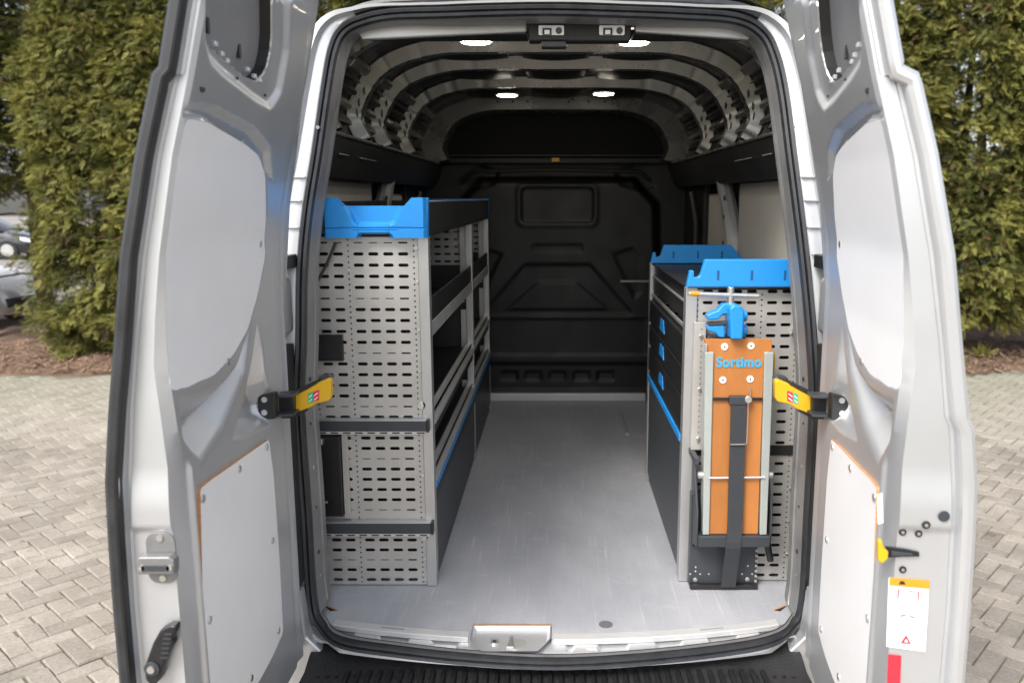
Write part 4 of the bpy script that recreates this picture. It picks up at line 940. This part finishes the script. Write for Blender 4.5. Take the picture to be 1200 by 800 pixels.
def left_unit():
    t = empty('shelving_unit', (-.60, 1.5, 0), label='tall van shelving unit along the left wall with a blue end cap on top', cat='shelving')
    def off_(o): o.location = (.60, -1.5, 0); return o
    K = []
    def A(o): o.matrix_parent_inverse = Matrix.Translation((.60, -1.5, 0)); return o
    s = .0485
    cols = [('d', .022), ('s', s), ('s', s), ('d', .018), ('s', s), ('s', s), ('s', s), ('s', s), ('d', .020)]
    A(perf('end_panel', -.802, cols, .004, 33, .30, 'galv', t, -.440, ph=.0364, shallow=(2,)))
    for z in (.02, .10, .40, .76, .90, 1.06, 1.17):
        for x in (-.792, -.452): A(bolt(x, .298, z, .0055, t, h=.003))
    for z in (.80, .95, 1.10): A(bolt(-.675, .298, z, .005, t, h=.003))
    # dark interior partition behind the perforated sheet
    A(boxo('partition', 'shelfdark', t, (-.80, .355, .01), (-.445, .36, 1.2)))
    def post(Y, z1, x=-.412, w=.034, front=True):
        P = [(x - w, Y), (x, Y), (x, Y + .045), (x - .006, Y + .045), (x - .006, Y + .008), (x - w, Y + .008)]
        o = A(MB().prism([(a, b_, .002) for a, b_ in P], (0, 0, z1)).build('post', 'alu', t, bevel=.002)); return o
    post(.292, 1.205); post(1.70, 1.20); post(2.70, 1.20)
    for Y in (1.74, 2.74):
        A(perf('inner_panel', -.66, [('s', s)] * 4 + [('d', .025)], 1.00, 5, Y, 'galv', t, -.435, ph=.0364, shallow=()))
        A(boxo('inner_web', 'shelfdark', t, (-.80, Y, .004), (-.435, Y + .003, .999)))
        for z0, z1 in ((.95, 1.19), (.56, .78), (.27, .42), (.004, .16)): A(boxo('upright_flange', 'galv', t, (-.475, Y - .03, z0), (-.446, Y - .026, z1)))
        for z in (.82, .86, .50, .46, .22): A(bolt(-.46, Y - .026, z, .005, t))
    # shelves: tray floor, dark upper lip, metal lower lip
    def shelf(z, h, lip='shelfdark', metal=.045, Y0=.34, Y1=2.74, tilt=0):
        A(boxo('shelf_tray', 'shelfdark', t, (-.80, Y0, z), (-.425, Y1, z + .012)))
        A(boxo('shelf_back', 'shelfdark', t, (-.80, Y0, z), (-.795, Y1, z + .16)))
        A(boxo('shelf_lip', lip, t, (-.426, Y0, z + metal), (-.418, Y1, z + h)))
        if metal > .04: A(boxo('lip_profile', 'lip', t, (-.432, Y0, z - .004), (-.415, Y1, z + metal)))
        else: A(MB().prism([(-.450, Y0, z + metal + .006), (-.443, Y0, z + metal + .010), (-.409, Y0, z + .006), (-.409, Y0, z - .006), (-.432, Y0, z - .006)], (0, Y1 - Y0, 0)).build('lip_profile', 'lip', t, bevel=.002))
    shelf(.875, .125); 
    shelf(.575, .03, metal=.030); A(boxo('shelf_lip', 'black', t, (-.432, .34, .530), (-.416, 2.74, .568)))
    shelf(.372, .030, metal=.028)
    
    # bottom flap with blue stripe
    A(boxo('blue_stripe', 'blue', t, (-.424, .345, .338), (-.410, 2.735, .362), bevel=.003))
    A(boxo('bottom_flap', 'char', t, (-.426, .345, .045), (-.414, 2.735, .336), bevel=.003))
    A(boxo('flap_lip', 'shelfdark', t, (-.4135, .345, .30), (-.411, 2.735, .334)))
    A(boxo('plinth', 'char', t, (-.43, .345, .004), (-.42, 2.735, .045)))
    # top tray
    A(boxo('top_tray_side', 'shelfdark', t, (-.423, .31, 1.21), (-.412, 2.76, 1.318), bevel=.003))
    A(boxo('top_tray_side', 'shelfdark', t, (-.80, .31, 1.21), (-.79, 2.76, 1.318)))
    A(boxo('top_tray_floor', 'shelfdark', t, (-.80, .31, 1.205), (-.415, 2.76, 1.215)))
    A(boxo('rear_end_cap', 'blue', t, (-.80, 2.755, 1.21), (-.410, 2.775, 1.325), bevel=.006))
    A(boxo('top_tray_rim', 'alu', t, (-.4145, .31, 1.316), (-.4105, 2.76, 1.321)))
    # blue moulded front end cap: raised shoulders, sunk middle, grip notch
    nx, nz = 120, 50; xs = np.linspace(-.744, -.409, nx); X0, X1 = -.744, -.409
    def top(x):
        a, b_ = x - X0, X1 - x
        return 1.331 if (a < .045 or b_ < .048) else (1.305 if (a > .070 and b_ > .073) else 1.331 - .026 * (((a - .045) / .025) if a < .1 else ((b_ - .048) / .025)))
    V = []; Xg = np.zeros((nx, nz)); Zg = np.zeros((nx, nz))
    for i, x in enumerate(xs):
        bot = 1.216 if .115 < x - X0 < .215 else 1.204
        for j in range(nz): Xg[i, j] = x + (j / (nz - 1) - .5) * .004 * (1 if x > -.57 else -1); Zg[i, j] = bot + (top(x) - bot) * j / (nz - 1)
    D = .255 + .0 * Xg
    rec = smooth_poly([(X0 + .055, 1.34), (X1 - .055, 1.34), (X1 - .105, 1.243), (X0 + .105, 1.243)], 1); D = D + .022 * sst(-poly_sdf(rec, Xg, Zg) / .012)
    gr = smooth_poly([(X0 + .10, 1.19), (X1 - .10, 1.19), (X1 - .115, 1.222), (X0 + .115, 1.222)], 1); D = D + .012 * sst(-poly_sdf(gr, Xg, Zg) / .006)
    D = D + .004 * (np.abs(Zg - 1.236) < .0012) + .003 * (np.abs(Zg - 1.229) < .0012) * (np.abs(Xg + .575) < .07)
    D = D + .02 * (1 - sst((Xg - X0) / .012)) + .02 * (1 - sst((X1 - Xg) / .012))
    n1 = nx * nz; V = np.concatenate([np.stack([Xg, D, Zg], -1).reshape(-1, 3), np.stack([Xg, np.full_like(Xg, .305), Zg], -1).reshape(-1, 3)])
    i = np.arange(nx - 1)[:, None] * nz + np.arange(nz - 1)[None]; F = np.stack([i, i + nz, i + nz + 1, i + 1], -1).reshape(-1, 4); Fb = F[:, ::-1] + n1; side = []
    for i in range(nx - 1):
        a, c = i * nz + nz - 1, (i + 1) * nz + nz - 1; side.append((a, c, c + n1, a + n1)); a, c = i * nz, (i + 1) * nz; side.append((c, a, a + n1, c + n1))
    for j in range(nz - 1):
        side.append((j + 1, j, j + n1, j + 1 + n1)); a = (nx - 1) * nz + j; side.append((a, a + 1, a + 1 + n1, a + n1))
    o = A(np_mesh('front_end_cap', V, np.concatenate([F, Fb, np.array(side)]), 'blue', t, smooth=True)); o.data.set_sharp_from_angle(angle=R(40))
    # two dark cross rails with slotted white edge
    for z0, z1, xr in ((.565, .600, -.430), (.205, .242, -.424)):
        A(boxo('rail_top', 'alu', t, (-.800, .262, z1), (xr, .299, z1 + .004)))
        A(boxo('cross_rail', 'char', t, (-.800, .262, z0), (xr, .27, z1), bevel=.002))
        A(boxo('rail_edge', 'white', t, (-.800, .265, z0 - .011), (xr - .006, .268, z0 - .0005)))
        for q in range(9): A(boxo('rail_slot', 'ink', t, (-.79 + q * .041, .2635, z0 - .0075), (-.765 + q * .041, .2649, z0 - .0035), bevel=0))
        A(boxo('rail_end', 'black', t, (xr + .0005, .262, z0 - .004), (xr + .008, .298, z1 + .002)))
    for x, z in ((-.448, .647), (-.452, .182), (-.795, .66)):
        o = A(MB().disc((x, .298, z), (0, -1, 0), .014, .006, 20).build('washer', 'steel', t, bevel=.001)); A(bolt(x, .292, z, .009, t))
    A(MB().cyl((-.80, .26, .53), (-.775, .26, .53), .012, 12).build('knob', 'steel', t, bevel=.002))
    A(MB().cyl((-.81, .25, 1.178), (-.765, .25, 1.178), .010, 12).build('side_bolt', 'steel', t, bevel=.002))
    A(MB().disc((-.775, .25, 1.178), (-1, 0, 0), .018, .006, 16).build('washer', 'steel', t))
    A(boxo('black_cover_plate', 'black', t, (-.790, .280, .80), (-.701, .299, .887)))
    A(MB().tube([(-.705, .27, 1.19), (-.735, .262, 1.12), (-.775, .255, 1.05)], .005, 8).build('gas_strut', 'black', t, smooth=True))
    # tall black holder under the upper rail
    A(boxo('black_holder', 'black', t, (-.80, .272, .262), (-.722, .298, .545), bevel=.003)); A(boxo('holder_side', 'galv', t, (-.720, .285, .25), (-.700, .296, .56)))
    A(bolt(-.765, .234, .33, .005, t))
left_unit()

def right_unit():
    t = empty('shelving_unit', (.64, .9, 0), label='low van drawer and shelf unit on the right with two blue end caps', cat='shelving')
    def A(o): o.matrix_parent_inverse = Matrix.Translation((-.64, -.9, 0)); return o
    s = .0485
    cols = [('p', .028), ('d', .020), ('s', s), ('s', s), ('s', s), ('s', s), ('s', s), ('d', .018), ('s', s), ('s', s), ('d', .020)]
    cols = [('p', .030), ('d', .018), ('s', s), ('s', s), ('s', s), ('s', s), ('d', .020), ('s', s), ('s', s), ('d', .020)]
    A(perf('end_panel', .434, cols, .004, 28, .335, 'galv', t, .835, ph=.0371, shallow=()))
    for z in (.03, .10, .22, .34, .52, .64, .80, .92): A(bolt(.812, .333, z, .006, t, h=.003))
    A(boxo('partition', 'shelfdark', t, (.45, .39, .01), (.83, .395, 1.03)))
    for Y in (.325, 1.37):
        P = [(.432, Y), (.470 if Y < 1 else .452, Y), (.470 if Y < 1 else .452, Y + .006), (.439, Y + .006), (.439, Y + .05), (.432, Y + .05)]
        A(MB().prism([(a, b_, .002) for a, b_ in P], (0, 0, 1.035)).build('post', 'alu', t, bevel=.002))
    A(perf('rear_panel', .44, [('s', s)] * 7, .004, 28, 1.41, 'galv', t, .83, ph=.0371, shallow=()))
    # blue caps with a shoulder notch and three slots
    for Y, z0, h in ((.295, 1.043, .09), (1.33, 1.040, .082)):
        P = [(.428, z0), (.835, z0), (.835, z0 + h), (.487, z0 + h), (.472, z0 + h * .42), (.466, z0 + h * .36), (.452, z0 + h * .36), (.452, z0 + h * .60), (.438, z0 + h * .60)]
        P[2] = (.835, z0 + h) if Y < 1 else (.79, z0 + h); 
        if Y > 1: P.insert(2, (.835, z0 + h * .3))
        o = A(MB().pz(P, Y, Y + .03).build('end_cap', 'blue', t, bevel=.004, seg=3))
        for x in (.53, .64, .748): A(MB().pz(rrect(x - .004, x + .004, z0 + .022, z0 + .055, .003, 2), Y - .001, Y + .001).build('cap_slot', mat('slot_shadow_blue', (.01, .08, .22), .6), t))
    A(boxo('top_tray_floor', 'shelfdark', t, (.44, .33, 1.03), (.83, 1.36, 1.037)))
    # aisle side: dark top tray, metal lips, three drawers, blue stripe, flap
    def side(name, m, z0, z1, x=.436, Y0=.375, Y1=1.37, bevel=.002, th=.01): return A(boxo(name, m, t, (x, Y0, z0), (x + th, Y1, z1), bevel=bevel))
    side('top_tray_side', 'black', .985, 1.035, .450); side('lip_profile', 'alu', .976, .984, .440); side('tray_side', 'shelfdark', .915, .975, .446)
    side('lip_profile', 'alu', .890, .902, .438); side('shelf_side', 'shelfdark', .84, .889, .444)
    for z0, z1 in ((.770, .872), (.665, .762), (.545, .655)):
        d = side('drawer_front', 'black', z0, z1, .431, .38, 1.36, .006, .02)
        A(MB().prism([(.4305, .82, z0 + .030), (.4305, .97, z0 + .030), (.4305, .94, z0 + .080), (.4305, .85, z0 + .080)], (.003, 0, 0)).build('drawer_handle', 'blue', t, bevel=.002)).location.x -= .003
    side('blue_stripe', 'blue', .497, .522, .428, bevel=.003, th=.014); side('lip_profile', 'shelfdark', .524, .540, .434)
    side('bottom_flap', 'char', .045, .494, .436, bevel=.003); side('plinth', 'char', .004, .044, .444)
    # dark rail across the panel, bolts
    A(boxo('cross_rail', 'black', t, (.47, .326, .462), (.830, .334, .497)))
    A(MB().disc((.80, .33, .89), (0, -1, 0), .016, .006, 16).build('washer', 'steel', t)); A(MB().cyl((.775, .30, .89), (.815, .30, .89), .010, 10).build('side_bolt', 'steel', t, bevel=.002))
    # bracket strip carrying the work board
    A(boxo('bracket_strip', 'galv', t, (.458, .298, .490), (.497, .322, .925)))
    for z in np.arange(.515, .92, .0185): A(MB().disc((.482, .298, z), (0, -1, 0), .0022, .001, 6).build('hole', 'ink', t))
    for z in (.53, .70, .88): A(bolt(.481, .298, z, .007, t))
    A(boxo('base_plate', 'char', t, (.463, .285, .004), (.695, .322, .34)))
    for q in range(14): A(boxo('plate_notch', 'galv', t, (.689, .283, .02 + q * .0185), (.6965, .2849, .028 + q * .0185), bevel=0))
    A(boxo('base_lip', 'black', t, (.463, .262, .004), (.695, .285, .018)))
    for x, z in ((.484, .028), (.664, .030), (.484, .060), (.484, .075), (.466, .05), (.50, .05), (.530, .050), (.645, .05), (.680, .05), (.664, .08)): A(bolt(x, .285, z, .008 if z < .04 else .0035, t, h=.003))
    A(boxo('dark_bracket', 'char', t, (.455, .20, .470), (.47, .325, .492)))
right_unit()

def worktop():
    t = empty('folding_work_board', (.59, .22, .22), label='orange folding work board with silver side rails strapped upright to the right shelving unit', cat='work board')
    def A(o): o.matrix_parent_inverse = Matrix.Translation((-.59, -.22, -.22)); return o
    B = A(MB().pz([(.479, .883), (.694, .883), (.698, .845), (.672, .838), (.678, .222), (.512, .222), (.508, .838), (.485, .846)], .222, .240).build('board', 'orange', t, bevel=.0015))
    for x0, x1, dx in ((.480, .509, .012), (.672, .702, .010)):
        A(MB().add([(x0, .214, .842), (x1, .214, .842), (x1 + dx * .4, .214, .222), (x0 + dx, .214, .222), (x0, .262, .842), (x1, .262, .842), (x1 + dx * .4, .262, .222), (x0 + dx, .262, .222)],
                   [(0, 1, 2, 3), (4, 5, 6, 7), (0, 1, 5, 4), (1, 2, 6, 5), (2, 3, 7, 6), (3, 0, 4, 7)]).build('side_rail', 'rail', t, bevel=.003))
    A(boxo('rail_clip', 'steel', t, (.479, .216, .838), (.488, .24, .868)))
    for px, py in ((849, 406), (880, 405), (847, 445), (879, 444)):
        x, z = atY(px, py, .222); k = A(MB().disc((x, .222, z), (0, -1, 0), .0115, .003, 18).build('screw', 'label', t, bevel=.001)); A(MB().disc((x, .219, z), (0, -1, 0), .003, .001, 8).build('screw_socket', 'char', t))
    # printed name across the board
    cu = bpy.data.curves.new('lettering', 'FONT'); cu.body = 'Sortimo'; cu.size = .046; cu.align_x = 'CENTER'; cu.offset = .0016; cu.extrude = .0012; cu.space_character = 1.05
    tmp = bpy.data.objects.new('tmp', cu); COL.objects.link(tmp); dg = bpy.context.evaluated_depsgraph_get(); me = bpy.data.meshes.new_from_object(tmp.evaluated_get(dg)); bpy.data.objects.remove(tmp)
    me.materials.clear(); me.materials.append(M['lblue']); o = bpy.data.objects.new('lettering', me); COL.objects.link(o); o.parent = t; o.rotation_euler = (R(90), 0, 0)
    o.location = (.592 - .59, .2205 - .22, .793 - .22)
    wx = max(v.co.x for v in me.vertices) - min(v.co.x for v in me.vertices); o.scale = (.146 / wx, 1, 1)
    A(boxo('lock_bar', 'black', t, (.510, .212, .683), (.671, .2215, .692))); A(boxo('strap_buckle', 'char', t, (.562, .200, .670), (.622, .221, .700), bevel=.004))
    A(MB().disc((.622, .205, .690), (0, -1, 0), .012, .012, 12).build('bar_knob', 'steel', t, bevel=.002)); A(MB().cyl((.630, .21, .69), (.632, .215, .725), .002, 6).build('pin', 'steel', t))
    # webbing strap from the buckle down to the base plate
    path = [(.592, .204, .69), (.594, .206, .50), (.595, .203, .25), (.593, .200, .20), (.592, .202, .18), (.592, .23, .10), (.592, .252, .018)]; V = []
    for x, y, z in path: V += [(x - .025, y, z), (x + .025, y, z)]
    A(MB().add(V, [(i * 2, i * 2 + 1, i * 2 + 3, i * 2 + 2) for i in range(len(path) - 1)]).build('strap', mat('grey_webbing', (.036, .039, .046), .75, bump=.4, bscale=300), t, solid=.003))
    A(MB().tube([(.622, .200, .685), (.6225, .199, .60), (.622, .199, .545), (.617, .199, .540), (.570, .199, .540)], .0022, 6).build('wire_loop', 'steel', t, smooth=True))
    A(MB().cyl((.505, .211, .422), (.690, .211, .424), .0035, 8).build('cross_rod', 'white', t))
    for x in (.483, .712): A(MB().cyl((x - .010, .235, .424), (x + .010, .235, .424), .013, 12).build('end_knob', 'steel', t, bevel=.003))
    # folded dark bracket holding the board's foot
    A(boxo('foot_channel', 'char', t, (.476, .205, .182), (.716, .262, .2205), bevel=.003)); A(MB().px_([(.262, .17), (.215, .182), (.215, .30), (.30, .46), (.322, .46), (.322, .12)], .468, .476).build('side_plate', 'char', t, bevel=.002))
    A(MB().px_([(.262, .17), (.215, .20), (.215, .30), (.30, .46), (.322, .46), (.322, .20)], .716, .722).build('side_plate', 'char', t, bevel=.002))
    A(MB().tube([(.716, .255, .20), (.722, .25, .16), (.732, .248, .115)], [.009, .012, .011], 10).build('pull_handle', 'black', t, smooth=True))
    A(boxo('yellow_edge', 'yellow', t, (.713, .25, .72), (.717, .262, .83)))
worktop()

def vice():
    t = empty('bench_vice', (.58, .25, .88), label='small sky blue bench vice with a silver sliding handle above the orange board', cat='vice')
    def A(o): o.matrix_parent_inverse = Matrix.Translation((-.58, -.25, -.88)); return o
    p = lambda px, py: atY(px, py, .24)
    A(MB().pz([p(*q) for q in ((851, 359), (857, 354), (865, 356), (869, 363), (867, 395), (853, 395), (852, 376))], .190, .275).build('body', 'blue', t, bevel=.008, seg=3))
    A(MB().pz([p(*q) for q in ((827, 369), (832, 366), (840, 363), (847, 355), (856, 355), (856, 368), (847, 368), (841, 374), (829, 375))], .228, .270).build('moving_jaw', 'blue', t, bevel=.006, seg=3))
    A(MB().pz([p(*q) for q in ((828, 381), (849, 380), (849, 395), (842, 395), (838, 390), (829, 387))], .228, .270).build('fixed_jaw', 'blue', t, bevel=.006, seg=3))
    A(MB().pz([p(*q) for q in ((829, 377.5), (851, 376.5), (851, 379.5), (829, 380))], .225, .26).build('jaw_plate', 'char', t))
    for a, c in ((363, 377), (380, 393)):
        (x0, z1), (x1, z0) = p(866, a), p(875, c); A(MB().cyl((x0, .24, (z0 + z1) / 2), (x1, .24, (z0 + z1) / 2), .018, 16).build('clamp_boss', 'blue', t, bevel=.005))
    x, z = p(856, 350); A(MB().cyl((x, .24, z - .03), (x, .24, z + .038), .0115, 16).build('screw_spindle', 'steel', t, bevel=.002))
    a, b_ = p(806, 343.5), p(889, 346.5); A(MB().cyl((a[0], .235, a[1]), (b_[0], .235, b_[1]), .0068, 12).build('sliding_handle', 'steel', t, bevel=.001))
    c = p(819, 344); A(MB().cyl((a[0] + .006, .235, a[1] - .0003), (c[0], .235, c[1]), .0078, 12).build('handle_grip', 'olabel', t, bevel=.001))
    A(boxo('mounting_foot', 'char', t, (.50, .262, .865), (.62, .325, .884)))
vice()
